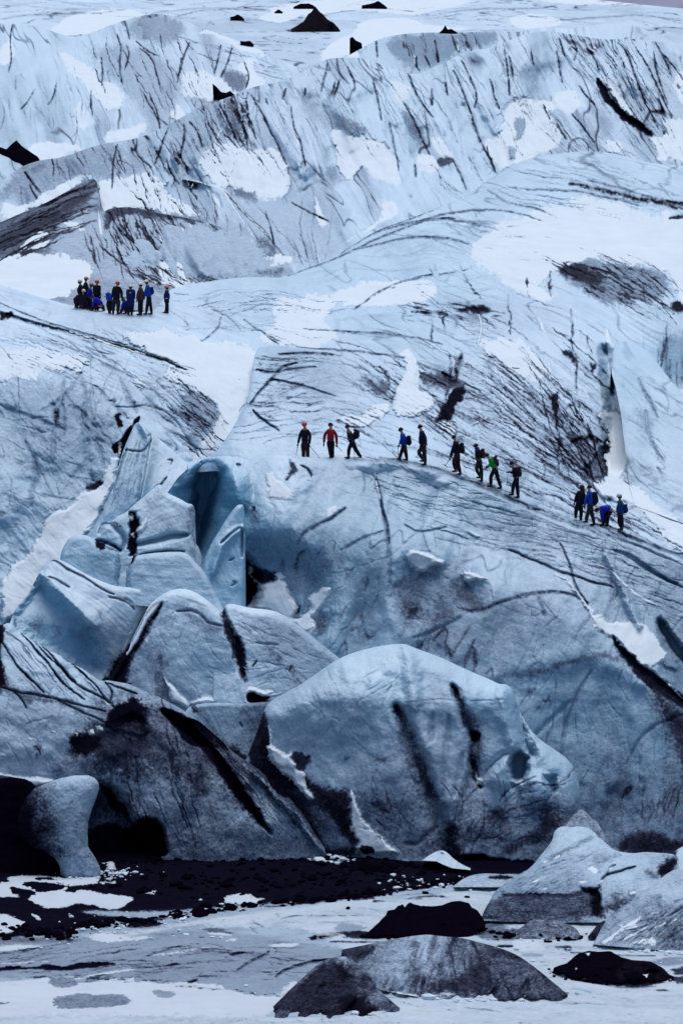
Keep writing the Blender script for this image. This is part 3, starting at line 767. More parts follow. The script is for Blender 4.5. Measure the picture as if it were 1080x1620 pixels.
# ================================================================== SHEETS: upper glacier
GL = dict(kind='structure')
body('T','glacier_plateau',M_ICE,crest=[(-60,-14),(880,-14),(930,-2),(985,3),(1040,9),(1140,18)],bot=150,va=3,
     iso=[[(-60,150,290),(1140,150,290)],[(-60,90,330),(1140,90,330)],[(-60,50,400),(1140,50,400)],[(-60,15,480),(1140,15,480)],[(-60,-14,540),(1140,-14,540)]],
     rp=4,ra=1.8,rw=90,fold=.5,foldd=.1,vein=.5,va_dir=4,tone=[(0,0,.1),(540,0,.12),(1000,30,.16),(500,100,.2)],bl=[(0,0,.25)],dir=[(0,0,3)],streak=.05,join=True)
body('H1','glacier_hump',M_ICE,crest=[(-60,38),(0,35),(60,40),(85,50),(125,60),(160,45),(200,30),(243,20),(275,25),(310,40),(360,58),(400,72),(440,92),(480,110),(530,130)],
     bot=330,iso=[[(-60,330,216),(530,330,236)],[(-60,250,226),(530,250,256)],[(-60,200,243),(530,200,268)],[(-60,120,280),(530,120,290)],[(-60,30,325),(530,60,325)]],
     rp=16,ra=2.1,rw=110,rb=.2,fold=.9,foldd=.16,fw=26,vein=.5,tone=[(0,60,0.07),(100,100,0.07),(100,200,0.14),(250,60,0.14),(300,120,0.19),(480,110,0.14),(400,170,0.14)],bl=[(60,100,.5),(300,150,.25)],dir=[(0,150,70),(200,100,75),(450,100,60)],streak=.06,join=True)
body('H2','glacier_back_ridge',M_ICE,crest=[(536,96),(560,82),(575,74),(600,60),(640,52),(700,50),(740,51),(790,46),(815,52),(860,40),(905,46),(965,34),(1005,40),(1050,58),(1080,72),(1140,88)],
     bot=190,iso=[[(530,190,285),(1140,190,285)],[(530,100,294),(1140,100,300)],[(530,50,335),(1140,50,335)]],rp=12,ra=1.0,rw=80,fold=.5,vein=.4,
     tone=[(560,120,0.11),(680,70,0.22),(800,60,0.18),(900,60,0.11),(1060,60,0.18)],bl=[(560,120,.5),(700,80,.6),(900,60,.3)],dir=[(0,0,75)],streak=.08,join=True)
body('R2','glacier_streaked_ridge',M_ICE,crest=[(-60,300),(0,290),(30,264),(65,252),(100,249),(135,235),(170,225),(210,220),(235,212),(270,195),(300,178),(325,165),(345,159),(370,150),(400,137),(425,132),(450,127),(480,112),(515,92),(540,91),(570,90),(605,102),(640,115),(660,117),(672,112),(705,97),(740,80),(780,75),(820,56),(860,47),(900,53),(940,60),(965,62),(1000,60),(1040,66),(1080,68),(1140,74)],
     bot=[(-60,520),(400,480),(600,460),(760,420),(860,340),(1140,330)],
     iso=[[(-60,480,166),(560,480,168),(1140,480,168)],[(-60,400,182),(300,400,184),(600,380,190),(1140,380,200)],[(-60,330,200),(300,330,205),(600,290,226),(800,270,236),(1140,250,245)],
          [(-60,290,208),(0,290,208),(300,178,235),(540,92,262),(700,97,266),(860,44,285),(1140,74,290)]],
     rp=26,ra=2.3,rw=100,rb=.2,fold=1.1,foldd=.17,fw=30,vein=.5,rs=.02,tone=[(60,280,0.22),(250,250,0.19),(400,200,0.11),(500,150,0.14),(560,250,0.16),(620,170,0.09),(760,140,0.09),(900,120,0.11),(960,220,0.16),(400,330,0.22),(500,380,0.16),(250,400,0.25),(560,300,0.10),(600,330,0.07),(800,260,0.10)],
     bl=[(300,300,.3),(700,180,.45),(900,150,.35)],dir=[(60,270,60),(200,240,65),(400,200,68),(600,200,70),(760,200,68),(960,200,64),(400,380,60),(850,260,45)],streak=.045,join=True)
body('R3','glacier_ash_hill',M_ICE,crest=[(-60,372),(0,352),(30,338),(70,322),(110,300),(150,277),(157,300),(163,336),(172,330),(190,327),(215,328),(250,337),(290,343),(330,352),(372,366)],
     bot=520,base='R2',off=[(-60,360,6),(100,310,7),(200,330,5),(280,350,3),(340,360,.6),(372,370,.05),(372,420,.05),(372,480,.05),(200,480,4),(0,480,5)],
     rp=16,ra=.5,fold=.3,foldd=.15,vein=.5,tone=[(20,380,.6),(100,400,.42),(200,380,.42),(300,400,.36)],bl=[(0,0,.1)],dir=[(50,350,-28),(150,300,-30),(200,370,50),(300,400,35),(100,440,10)],streak=.07,join=True)
body('U','glacier_slope',M_ICE,crest=[(-60,440),(0,449),(30,459),(65,470),(115,484),(165,490),(200,494),(240,492),(256,478),(266,457),(300,450),(350,442),(385,438),(420,438),(440,440),(455,435),(500,418),(540,400),(590,366),(640,348),(690,330),(740,308),(785,276),(820,255),(860,245),(920,238),(970,241),(1020,257),(1080,262),(1140,262)],
     bot=[(-60,1010),(60,1000),(150,930),(225,850),(250,770),(285,748),(400,742),(560,760),(620,790),(800,860),(1000,930),(1140,990)],
     iso=[[(-60,440,160),(115,484,157),(240,492,156),(270,457,166),(440,440,170),(540,400,178),(690,330,195),(820,255,215),(920,238,220),(1140,262,214)],
          [(-60,520,151),(240,530,151),(540,520,158),(760,420,180),(1140,400,188)],[(-60,600,143),(300,600,144.5),(540,600,147),(760,560,155),(1140,560,160)],
          [(-60,700,138),(200,680,140),(300,735,138),(400,728,134.5),(500,728,133.5),(640,735,132.5),(760,775,131.8),(900,835,131),(1000,855,131),(1140,905,129)],
          [(-60,1010,129.5),(60,1000,129.8),(150,930,131),(300,800,136.5),(640,800,131.9),(1140,990,128.3)]],
     rp=16,rpc=[(-60,14),(240,14),(270,22),(540,26),(1140,26)],ra=.75,rw=110,rb=.10,rs=.008,fold=.14,foldd=.06,vein=.26,va_dir=22,
     tone=[(60,540,0.04),(150,500,0.10),(60,680,0.22),(150,760,0.22),(30,850,0.18),(250,640,0.13),(330,560,0.07),(400,470,0.14),(500,500,0.09),(620,400,0.06),(700,360,0.06),(560,600,0.14),(500,700,0.09),(640,680,0.07),(750,650,0.14),(860,680,0.17),(930,700,0.23),(900,560,0.12),(760,500,0.13),(1000,480,0.10),(820,300,0.07),(980,270,0.09),(700,740,0.12),(900,800,0.14),(1060,860,0.09),(620,560,0.10)],
     bl=[(60,700,.55),(200,500,.3),(600,450,.7),(560,420,.6),(1040,285,.5),(800,600,.3),(500,600,.3),(900,800,.4)],
     dir=[(60,500,18),(200,550,22),(60,700,60),(300,660,42),(450,470,5),(500,600,8),(640,620,15),(760,640,34),(900,700,36),(860,560,40),(900,450,30),(700,360,-22),(560,410,-28),(820,280,10),(1000,300,16),(700,720,14),(880,800,24),(1060,860,24),(400,700,-5)],streak=.06,join=True)
body('K','glacier_blade',M_ICE,crest=[(967,582),(968,570),(970,552),(974,542),(985,538),(1010,546),(1032,562),(1050,588),(1080,625),(1140,655)],steep=1,
     bot=[(967,590),(974,615),(982,655),(988,705),(994,765),(1004,800),(1140,850)],base='U',off=[(970,560,2.2),(990,680,1.6),(985,770,.15),(1010,800,.05),(1140,850,.05),(1060,700,.8),(1140,700,.5),(1060,620,2)],
     rp=14,ra=.2,vein=.25,tone=[(1000,560,.05),(1040,700,.12),(1000,760,.2)],bl=[(985,600,.9),(1040,640,.5),(1040,760,.3)],dir=[(1000,600,50),(1060,780,30)],join=True)
body('P','glacier_shelf',M_ICE,crest=[(296,737),(320,728),(340,716),(352,702),(370,674),(388,642),(396,612),(399,580),(404,556),(412,548),(430,546),(460,548),(500,552),(560,560),(600,570)],steep=1,
     bot=[(296,748),(340,745),(400,748),(560,765),(600,790)],base='U',off=[(300,730,1.2),(350,700,1.8),(400,620,2.4),(405,560,3),(460,548,2.0),(500,552,1),(560,560,.2),(600,580,.05),(600,650,.05),(600,720,.05),(450,700,.7),(560,700,.1),(600,790,.02)],
     rp=16,rpc=[(296,14),(420,16),(500,8),(600,1)],ra=.25,rb=.05,tone=[(400,580,.1),(440,560,.25),(500,600,.22),(400,700,.1),(560,650,.15)],bl=[(400,600,.5),(480,620,.3)],dir=[(400,600,-50),(500,600,8),(450,700,14)],join=True)

# ================================================================== PAINT: the wall and the front seracs
# --- great wall (W)
blue('W','P','290 735 390 730 395 830 380 900 320 900 285 820',val=1.0,f=14); blue('W','P','500 900 560 860 640 900 620 1000 560 1030 500 1020',val=.7,f=30)
rel('W','P','294 790 306 765 325 748 345 760 352 790 345 830 330 880 318 915 290 915 280 850',-4.6,f=34,wp=1)
rel('W','P','300 800 330 790 335 830 320 880 300 880',-1.6,f=16,wp=1)
rel('W','P','356 760 372 748 386 760 388 800 372 800 358 790',.9,f=16,wp=1)
dirt_dark('W','Z3','150 560 240 600 180 760 120 780 80 680',val=.35,f=14)  # deepest part of the blue hollow darkened
dirt_dark('W','Z3','420 240 445 260 470 420 500 500 510 580 520 700 560 800 440 800 440 500',val=.33,f=8); dirt_dark('W','Z3','480 485 508 480 505 510 485 512',val=.95,f=2)
dirt_dark('W','Z3','470 510 510 510 520 580 480 580',val=.6,f=6)
dirt_dark('W','Z3','700 195 750 215 765 260 720 290 690 320 680 300 720 250',val=.75,f=2.5,wp=4); line('W','Z3','785 225 830 250 850 290',w=2.2,val=.85)
line('W','Z3','380 215 400 220',w=3,val=.8); line('W','Z3','240 220 250 300 220 400',w=2,val=.3)
snow('W','Z3','575 265 610 262 630 300 670 310 700 350 740 390 740 420 690 455 640 430 600 450 560 440 570 380 555 320 560 290',wp=5,val=.8,f=2.5,thick=.1); snow('W','Z3','600 460 620 470 615 500 600 500',wp=3)
snow('W','Z3','940 490 980 460 1010 480 1040 510 990 550 940 560 945 530',wp=4,val=.7,f=3)
dirt_dark('W','Z3','600 690 700 640 880 600 1000 540 1080 500 1080 560 960 640 900 720 800 680',val=.26,f=10)
line('W','Z3','1060 500 980 560 900 600 800 650 760 720',w=3,val=.6)
# recess with snow below the wall
rel('W','P','388 870 440 850 500 890 520 930 505 1010 400 1010 385 930',-1.3,f=26)
rel('W','Z4','420 60 450 90 500 160 520 240 520 420 430 420 400 200',-1.2,f=10)
dirt_dark('W','Z4','410 60 440 100 520 150 620 180 640 220 560 265 500 240 515 290 490 350 440 400 420 330 440 260 405 150',val=.85,f=5,wp=4)  # hollow of the recess painted near black
dirt_dark('W','Z4','430 140 450 150 500 270 500 330 480 360 440 395 400 400 425 250 410 150',val=.95,f=3,wp=3)
dirt_dark('W','Z4','620 180 720 190 850 110 1000 60 1080 20 1080 120 980 180 900 260 820 300 760 360 720 300',val=.45,f=12)
dirt_dark('W','Z4','860 460 930 400 950 500 920 600 880 560',val=.6,f=7); dirt_dark('W','Z4','750 380 780 380 780 440 755 440',val=.85,f=3)
snow('W','Z4','450 140 475 135 490 160 480 210 520 260 560 265 620 235 640 230 700 245 715 300 720 340 760 345 770 420 740 470 780 490 850 400 820 340 900 290 960 270 985 290 950 350 900 420 850 470 890 500 880 540 800 560 720 500 600 440 440 400 470 380 500 330 510 270 470 210',wp=3,thick=.3)
snow('W','Z4','625 195 660 185 690 215 650 225',wp=2)
# face stains
dirt_dark('W','Q6','170 200 230 180 290 190 280 260 240 310 225 380 200 340 180 290',val=.55,f=12,wp=6)
dirt_dark('W','Q6','190 290 260 300 240 330 215 330',val=.75,f=8); dirt_dark('W','Q6','350 220 400 215 420 250 460 300 430 315 380 305 350 270',val=.6,f=10); line('W','Q6','370 305 420 318 470 300 540 275 620 255 700 250 780 285',w=3,val=.65)
rel('W','Q6','170 150 330 160 300 300 220 380 170 300',-.7,f=20); rel('W','Q6','340 210 460 230 440 320 360 300',-.5,f=16)
dirt_dark('W','Q6','450 340 560 330 670 330 760 370 640 400 520 360',val=.34,f=12)
dirt_dark('W','Q6','480 515 560 510 660 490 740 460 800 440 870 455 920 480 860 470 780 470 700 490 620 520 520 530',val=.55,f=6,wp=5)
line('W','Q6','130 0 145 60 150 150 155 230',w=4,val=.5); line('W','Q6','0 120 60 90 130 60',w=3,val=.4); line('W','Q6','620 270 630 300 640 330',w=4,val=.4)
line('W','Q6','230 400 320 370 420 310',w=4,val=.35,brk=.3); line('W','Q6','560 500 600 420 640 320',w=5,val=.22); line('W','Q6','415 430 425 490',w=4,val=.7)
line('W','Q6','720 600 660 660 600 720',w=4,val=.4); line('W','Q6','790 500 740 580 700 700 690 800',w=3,val=.45); line('W','Q6','900 800 960 690 1080 640',w=3,val=.3)
snow('W','Q6','205 140 220 120 250 125 290 140 330 155 325 170 280 172 265 192 225 180',wp=2,thick=.4); snow('W','Q6','375 192 410 190 440 205 480 212 420 218 390 225',wp=2,thick=.2)
snow('W','Q6','390 55 440 70 445 82 410 75',wp=3)
snow('W','Q6','660 170 700 200 760 260 790 290 810 320 850 345 900 350 960 360 1000 400 1050 450 1070 490 1060 510 1000 480 980 500 930 470 880 440 860 400 830 390 800 340 780 300 740 260 700 215',wp=4,thick=.15)
dirt_dark('W','Q6','850 385 870 400 900 440 960 490 1030 540 1080 580 1140 620 1140 660 1050 600 980 570 920 500 870 440',val=.85,f=3,wp=3,rel=-.3)
line('W','Q6','950 480 1010 520 1080 590',w=1.6,val=1,rel=.05,ch='snow')
dirt_dark('W','Q6','990 360 1040 400 1080 450 1140 520 1140 580 1060 530 990 480 1030 450 1000 410',val=.45,f=4)
dirt_dark('W','Q6','980 560 1040 600 1080 640 1140 700 1140 860 1080 800 1050 700 1000 620',val=.8,f=16,wp=5)
rel('W','Q6','1000 330 1030 360 1080 440 1140 480 1140 520 1080 480 1030 420 1000 360',-1.0,f=6)
line('W','Q6','690 100 720 160 735 230 780 290',w=1.8,val=.7,rel=-.15); line('W','Q6','530 120 600 150 660 175 720 200 860 240',w=2,val=.6,rel=-.2); line('W','Q6','860 120 920 140 1000 200 1080 240',w=2.2,val=.4,rel=-.25)
line('W','Q6','880 125 940 165 1000 205 1060 225',w=3,val=.3,rel=-.3); sline('W','Q6','810 165 860 190 920 255 1000 300',w=2)
line('W','Q6','200 40 250 70 330 50',w=2,val=.4); line('W','Q6','840 80 960 110 1080 150',w=1.8,val=.5)
line('W','P','590 745 598 770 603 800 612 830 615 860',w=2.2,val=.75,rel=-.15); sline('W','P','590 740 595 765 600 790',w=1.3)
cracks('W','P','600 740 760 770 1000 850 1080 920 1080 1000 900 900 700 850 600 800',150,20,L=70,w=1.0,val=.5,spread=8)
cracks('W','P','560 880 900 940 1000 1060 1080 1150 1080 1330 900 1330 800 1080 600 1010',50,110,L=90,w=1.5,val=.3,spread=34)
cracks('W','P','940 1150 1080 1180 1080 1330 940 1330',16,95,L=60,w=2,val=.4)
dirt_dark('W','P','920 1290 1000 1300 1080 1290 1140 1290 1140 1370 900 1370',val=.5,f=14)
dirt_dark('W','P','1000 1310 1080 1330 1140 1330 1140 1360 960 1352',val=.8,f=8)
ridge('W','P','780 1070 850 1040 950 1040 1010 1080',w=22,rel=.25); ridge('W','P','960 880 990 940 1010 990',w=8,rel=.5)
# --- leaning block beside the snow gully (G)
for s in ('620 200 640 180 645 230 600 290 570 300 470 290','730 460 690 520 560 620 480 690','640 230 600 400 590 500 560 600','740 350 770 350 760 380','480 280 440 390 390 560'):
    line('G','Z1',s,w=1.6,val=.65,rel=-.15,brk=.3)
dirt_dark('G','Z1','470 290 620 240 600 400 570 500 560 620 480 680 360 700 370 560 430 420',val=.2,f=8)
snow('G','Z1','560 95 700 180 900 330 880 350 800 345 730 450 600 570 590 440 640 230 620 150',val=.42,f=6,wp=3,thick=0)
ridge('G','Z1','560 95 640 220 610 400 570 600',w=8,rel=.4)
cracks('G','Z1','450 300 600 260 560 600 380 660',18,110,L=30,w=1,val=.4,spread=12)
# --- block in front of the blue hollow (E)
dirt_dark('E','Z2','490 130 545 130 555 200 530 240 545 290 540 390 500 390 480 340 500 260 490 190',val=.95,f=2.5,wp=4,rel=-.25); dirt_dark('E','Z2','400 175 430 180 450 215 420 210',val=.85,f=2,wp=3)
snow('E','Z2','490 145 520 140 528 165 500 175',wp=1.5); snow('E','Z2','600 155 618 170 600 210 575 248 540 240 545 220 570 200',wp=1.5,thick=.15); snow('E','Z2','505 260 522 255 525 278 510 278',wp=1); snow('E','Z2','405 190 435 200 430 212 410 205',wp=1)
dirt_dark('E','Z2','875 90 905 70 915 110 890 270 865 280 860 180',val=.5,f=3); dirt_dark('E','Z2','830 310 900 300 950 380 960 440 930 460 880 380',val=.4,f=5)
line('E','Z2','560 395 700 375 840 370',w=2.5,val=.6,rel=-.5); line('E','Z2','540 330 680 300 760 275 860 265',w=5,val=.15,rel=-.5)
line('E','Z2','310 250 330 190 400 200 480 300 440 370',w=4,val=.2,rel=-.3); line('E','Z2','440 360 400 330 340 310 290 300',w=3,val=.7,rel=-.3)
snow('E','Z2','520 110 620 10 720 30 860 60 850 200 720 250 640 270 600 240 640 160',val=.4,f=10,wp=4,thick=0)
# --- lower block (E2)
dirt_dark('E2','Z2','435 380 470 370 540 400 520 440 490 485 450 480 430 440',val=.97,f=3,wp=4,rel=-.2); dirt_dark('E2','Z2','280 300 340 310 345 345 300 360 280 340',val=.93,f=2.5,wp=4)
dirt_dark('E2','Z2','200 400 300 430 420 500 420 580 300 520 200 460',val=.26,f=14); dirt_dark('E2','Z2','440 520 480 540 470 590 430 580',val=.5,f=8)
rel('E2','Z2','430 380 500 400 480 600 430 590',-.6,f=8)
line('E2','Z2','290 300 350 340 420 370',w=2,val=.6)
# --- blue blades (C)
line('C','Z3','375 465 410 470 425 460',w=1.6,val=.5,rel=-.3); line('C','Z3','280 720 340 660 400 615 412 640 410 800',w=3,val=.15,rel=-.5); ridge('C','Z3','410 620 330 670 270 760 230 900',w=7,rel=.5)
snow('C','Z3','270 590 290 560 300 550 285 585',wp=1); line('C','Z4','350 270 380 250 360 240',w=1.5,val=.6); line('C','Z4','330 110 360 95',w=2,val=.5)
# --- big left serac (D)
rel('D','Z5','60 380 80 340 150 280 260 125 290 160 340 240 420 320 500 400 640 560 680 800 300 620 120 470',-.9,f=16)
ridge('D','Z5','260 125 300 160 380 240 480 330 600 430',w=12,rel=.5)
blue('D','Z5','90 340 260 130 330 220 480 350 600 500 640 760 300 620 120 460',val=.85,f=10)
dirt_dark('D','Z5','230 400 280 400 280 480 180 480 170 430',val=.45,f=10); dirt_dark('D','Z5','340 440 370 440 370 510 345 510',val=.5,f=6); dirt_dark('D','Z5','430 480 560 430 640 540 600 560 480 540',val=.38,f=16)
dirt_dark('D','Z5','620 330 645 340 665 400 650 410 620 360',val=.6,f=3)
dirt_dark('D','Z5','660 780 700 720 760 620 790 600 800 640 760 740 720 800 640 800',val=.95,f=8); dirt_dark('D','Z5','780 600 850 480 900 360 940 320 960 320 900 450 830 600 800 640',val=.6,f=6)
for s in ('300 30 340 20 420 80 560 150 640 210 720 240','690 255 760 270 820 300 850 340','310 130 360 150 440 200','790 265 830 285 850 330'):
    line('D','Z5',s,w=1.8,val=.6,rel=-.2,brk=.3)
snow('D','Z5','340 10 390 10 560 110 740 185 940 205 965 240 950 280 880 340 840 430 760 500 640 430 480 330 280 130 260 110 310 40',val=.4,f=6,wp=4,thick=0)
snow('D','Z5','800 285 840 280 840 300 815 300',wp=2)
sline('D','Z5','985 285 930 330 890 370 860 440 820 520 775 610',w=3.6); rel('D','Z5','960 300 900 380 860 470 800 620 720 760 660 800 760 800 900 500',-.8,f=10)
line('D','Z5','95 340 80 345 90 380 100 440',w=4,val=.5)
# --- middle seracs (M1, M2)
dirt_dark('M1','Z5','1000 290 950 330 900 400 880 480 820 560 780 620 700 760 660 800 900 800 900 620 960 420',val=.45,f=12)
dirt_dark('M1','P','168 1075 190 1030 205 1010 215 1020 200 1060 205 1100 160 1100',val=.93,f=6); dirt_dark('M1','P','228 1030 235 1060 245 1090 262 1100 250 1060 240 1030',val=.5,f=8); dirt_dark('M1','P','250 1040 262 1035 262 1065 272 1100 290 1115 240 1110',val=.6,f=8)
dirt_dark('M1','Z4','20 430 120 440 180 470 260 500 290 540 200 580 150 520 60 500',val=.42,f=8); line('M1','Z4','0 430 100 420 150 450 190 500 290 520',w=2.4,val=.6,rel=-.15)
sline('M1','Z5','985 285 930 330 890 370 860 440 820 520 775 610',w=3.4)
sline('M1','P','250 957 241 966 232 976 226 990 219 1003 210 1020 202 1034',w=3.6)
line('M1','P','256 955 246 972 234 990 226 1006 214 1026 204 1044 190 1066 178 1086',w=5,val=.85,rel=-.25,wp=2)
sline('M1','P','250 957 241 966 232 976 226 990 219 1003 210 1020 202 1034',w=3.2)
snow('M1','Z6','30 215 45 260 100 320 130 350 180 395 180 440 130 415 70 390 65 360 40 290',wp=2.5,thick=.25); snow('M1','Z6','180 395 230 375 300 370 330 385 420 400 330 405 180 415',wp=2,thick=.15)
snow('M1','Z5','910 525 930 520 930 550 912 550',wp=1.5)
dirt_dark('M1','Z6','0 100 50 130 60 200 30 220 60 380 0 360',val=.55,f=8); dirt_dark('M1','Z6','100 320 180 380 240 370 160 320',val=.45,f=10)
snow('M1','Z4','0 290 60 285 180 330 270 410 280 470 180 430 60 420 0 440',val=.4,f=8,wp=3,thick=0)
dirt_dark('M1','Z4','275 410 300 415 320 470 370 560 410 640 430 760 440 900 390 800 330 620 300 540',val=.85,f=5,wp=3,rel=-.3)
dirt_dark('M2','Z4','275 410 300 415 320 470 370 560 410 640 430 760 440 900 390 800 330 620 300 540',val=.88,f=5,wp=3,rel=-.3); dirt_dark('M2','Z6','400 20 460 40 490 140 500 230 470 230 450 120',val=.88,f=6)
dirt_dark('M2','Z4','380 510 500 500 640 510 720 510 800 560 850 640 900 740 800 800 720 760 560 640 480 600',val=.34,f=16); dirt_dark('M2','Z4','580 650 640 680 690 760 660 780 600 720',val=.55,f=10); dirt_dark('M2','Z6','740 190 770 180 760 260 830 300 780 330 750 280',val=.6,f=7)
snow('M2','Z4','320 380 400 410 500 410 600 440 700 500 600 500 480 490 340 480',val=.38,f=8,wp=3,thick=0)
line('M2','Z4','500 740 480 780',w=1.2,val=.8); line('M2','Z6','565 165 540 195',w=1.3,val=.85); line('M2','Z6','760 195 745 225',w=1.5,val=.8); line('M2','Z4','500 630 640 640',w=2,val=.4)
snow('M2','Z6','510 315 540 308 600 340 640 325 660 345 640 360 690 350 715 345 640 375 600 370 560 345 515 350 505 380 520 405 500 400 495 350',wp=2,thick=.2)
dirt_dark('M2','Z6','510 350 550 340 600 372 645 368 620 385 560 405 520 400 505 375',val=1,f=1.2,wp=1.5,rel=-.4); dirt_dark('M2','Z6','420 400 500 405 640 385 640 410 420 420',val=.9,f=2)
cracks('M1','P','240 960 350 980 380 1090 280 1100',20,60,L=40,w=1.4,val=.35,spread=30); cracks('M2','P','380 970 520 1030 460 1090 400 1090',20,10,L=40,w=1.2,val=.4,spread=20)
# --- block between the seracs and the dome (N)
dirt_dark('N','Z6','430 410 600 410 620 560 640 640 600 650 560 600 480 480',val=.55,f=7); dirt_dark('N','Z6','190 430 240 450 240 480 200 470',val=.9,f=3)
dirt_dark('N','Z6','200 420 260 480 360 590 400 650 500 700 640 760 720 800 500 800 300 600',val=.55,f=10); line('N','Z6','465 515 475 545',w=1.4,val=.7)
dirt_dark('N','Z6','400 640 460 660 560 740 640 770 800 1100 300 900',val=.85,f=6)
# --- pale blue dome (F3)
dirt_dark('F3','P','560 1240 640 1225 720 1260 800 1270 880 1262 930 1280 930 1376 560 1376',val=.42,f=30,wp=10)  # broad soft darkening towards the foot of the dome
dirt_dark('F3','P','700 1330 930 1325 930 1376 700 1376',val=.6,f=14,wp=8); dirt_dark('F3','P','860 1290 900 1270 925 1290 920 1350 860 1350',val=.62,f=14)
dirt_dark('F3','P','380 1100 418 1120 425 1170 440 1190 470 1215 500 1245 480 1260 380 1210',val=.85,f=5); snow('F3','Z6','620 545 632 550 640 580 650 590 645 640 690 660 740 700 775 685 760 720 790 750 780 792 760 790 680 765 640 740 620 700 640 690 610 655 635 640',wp=2.5,thick=.2)
snow('F3','Y1','75 0 120 0 180 40 235 40 215 70 250 100 240 140 290 145 295 200 310 250 360 290 350 315 300 290 240 215 200 180 150 150 110 100',wp=2.5,thick=.25)
snow('F3','Z6','810 715 832 700 835 705 815 722',wp=1); snow('F3','Y1','270 70 295 50 290 65 275 75',wp=1)
dirt_dark('F3','Z6','770 690 830 690 870 730 840 780 800 792 780 740',val=.8,f=4); dirt_dark('F3','Y1','240 60 330 60 320 110 260 140 240 110',val=.8,f=5)
snow('F3','Y1','380 265 420 268 460 280 430 288 390 280',wp=2)
snow('F3','Y1','548 255 565 258 580 300 600 330 610 370 640 420 700 480 750 520 770 570 830 615 790 628 700 630 600 605 580 570 600 560 565 500 550 440 560 400 555 320 543 290',wp=2.5,thick=.3)
dirt_dark('F3','Y1','610 565 680 580 690 620 640 620 600 590',val=.85,f=1.5,wp=3)
dirt_dark('F3','Y1','290 220 400 220 500 250 545 270 560 440 600 600 400 600 380 500 300 340 200 230 60 130 0 60 -20 140 120 300 330 560 420 640 620 640 560 560',val=.85,f=7,wp=4)
dirt_dark('F3','Y1','600 290 700 300 860 310 1000 320 1080 360 1080 640 860 620 780 560 700 480 640 420',val=.6,f=12,wp=6); dirt_dark('F3','Y1','1000 400 1080 500 1080 640 940 600 960 500',val=.7,f=10)
line('F3','P','626 1118 636 1135 650 1165 664 1205 680 1245 692 1290 703 1330 712 1362',w=12,val=.97,rel=-.5,brk=.1,wp=2); line('F3','P','640 1170 664 1215 690 1290 706 1362',w=22,val=.62,rel=-.3,brk=.4,wp=4)
line('F3','P','716 1086 724 1100 731 1125 742 1150 748 1172 747 1200 750 1228 760 1246',w=8,val=.97,rel=-.35,brk=.1,wp=2); line('F3','P','738 1130 752 1160 754 1200 748 1240 730 1290 722 1320',w=17,val=.5,rel=-.2,brk=.4,wp=4); line('F3','P','748 1200 742 1240 728 1270 722 1300',w=8,val=.6,rel=-.2)
dirt_dark('F3','Y2','360 260 400 240 430 300 420 380 440 520 400 500 380 400',val=.65,f=9); dirt_dark('F3','Y2','360 345 400 335 425 360 410 410 375 415',val=1,f=3,rel=-.3)
snow('F3','Y2','310 110 318 108 325 140 335 145 325 165 315 155',wp=.8); snow('F3','Y2','388 570 400 580 415 615 442 620 435 655 408 655 405 620',wp=1,thick=.15); snow('F3','Y2','648 628 672 630 670 668 650 665',wp=.8,thick=.15); snow('F3','Y2','148 770 165 765 180 850 185 900 170 880 155 830',wp=1)
rel('F3','Y2','600 540 620 490 660 470 700 500 695 570 670 625 620 610',-1.6,f=7); rel('F3','Y2','540 480 600 480 560 520 450 640 440 600',-.3,f=8)
rel('F3','Y2','660 160 640 260 680 400 700 500 760 500 720 420 690 340 660 260',-1.0,f=10); rel('F3','Y2','800 600 850 600 860 690 830 720 810 680',-.6,f=6); rel('F3','Y2','500 560 600 480 620 560 600 640 560 680 460 640',.5,f=12); rel('F3','Y2','690 600 800 590 830 680 810 760 720 780 680 700',.6,f=14)
dirt_dark('F3','Y2','0 180 140 170 300 190 300 300 340 420 340 600 300 700 200 720 100 500 0 300',val=.3,f=24); dirt_dark('F3','Y2','390 180 560 180 640 180 660 300 620 400 480 420 440 300',val=.24,f=24)
line('F3','P','640 1112 662 1110 690 1107 724 1110',w=1.2,val=.22,rel=-.03); line('F3','P','743 1110 780 1108 815 1107',w=1.2,val=.25,rel=-.03); line('F3','P','768 1222 790 1200 806 1192',w=1.6,val=.4); line('F3','P','734 1271 745 1257 759 1245',w=2,val=.6)
for s in ('250 260 240 400 220 560 210 720','330 480 310 600 280 720','160 250 150 400','610 650 650 700 660 792'):
    line('F3','Y2',s,w=5,val=.4,rel=-.15,brk=.7)
dirt_dark('F3','Y3','0 80 140 100 250 80 340 90 480 100 560 140 700 60 760 60 820 40 1000 130 900 240 800 400 720 440 300 430 200 360 0 400',val=.5,f=20,wp=8)  # wide soft darkening of the dome's lower part
dirt_dark('F3','Y3','490 160 540 160 560 210 520 230 490 210',val=.8,f=14,rel=-.3); dirt_dark('F3','Y3','430 180 560 170 600 260 480 240',val=.7,f=16); dirt_dark('F3','Y3','760 140 880 150 900 220 820 330 700 340 760 260',val=.8,f=14); line('F3','P','712 1310 716 1335 722 1358',w=14,val=.85,rel=-.1,wp=5)
dirt_dark('F3','Y3','330 270 440 280 620 280 600 320 420 320 320 340',val=.72,f=12); dirt_dark('F3','Y3','560 370 620 350 740 280 760 310 620 390 560 410',val=.75,f=8); line('F3','Y3','0 340 80 340 110 300 180 250',5,.7)
dirt_dark('F3','Y3','270 410 400 405 600 440 800 450 800 520 270 480',val=1,f=3,rel=-.6)
ridge('F3','P','640 1025 650 1060 655 1120',w=14,rel=.35); ridge('F3','P','790 1090 800 1130 810 1180',w=14,rel=.4)
cracks('F3','P','440 1120 620 1050 640 1200 560 1240 460 1200',26,70,L=50,w=1.4,val=.28,spread=40); cracks('F3','P','560 1240 900 1230 860 1340 600 1330',60,80,L=44,w=2,val=.6,spread=50)
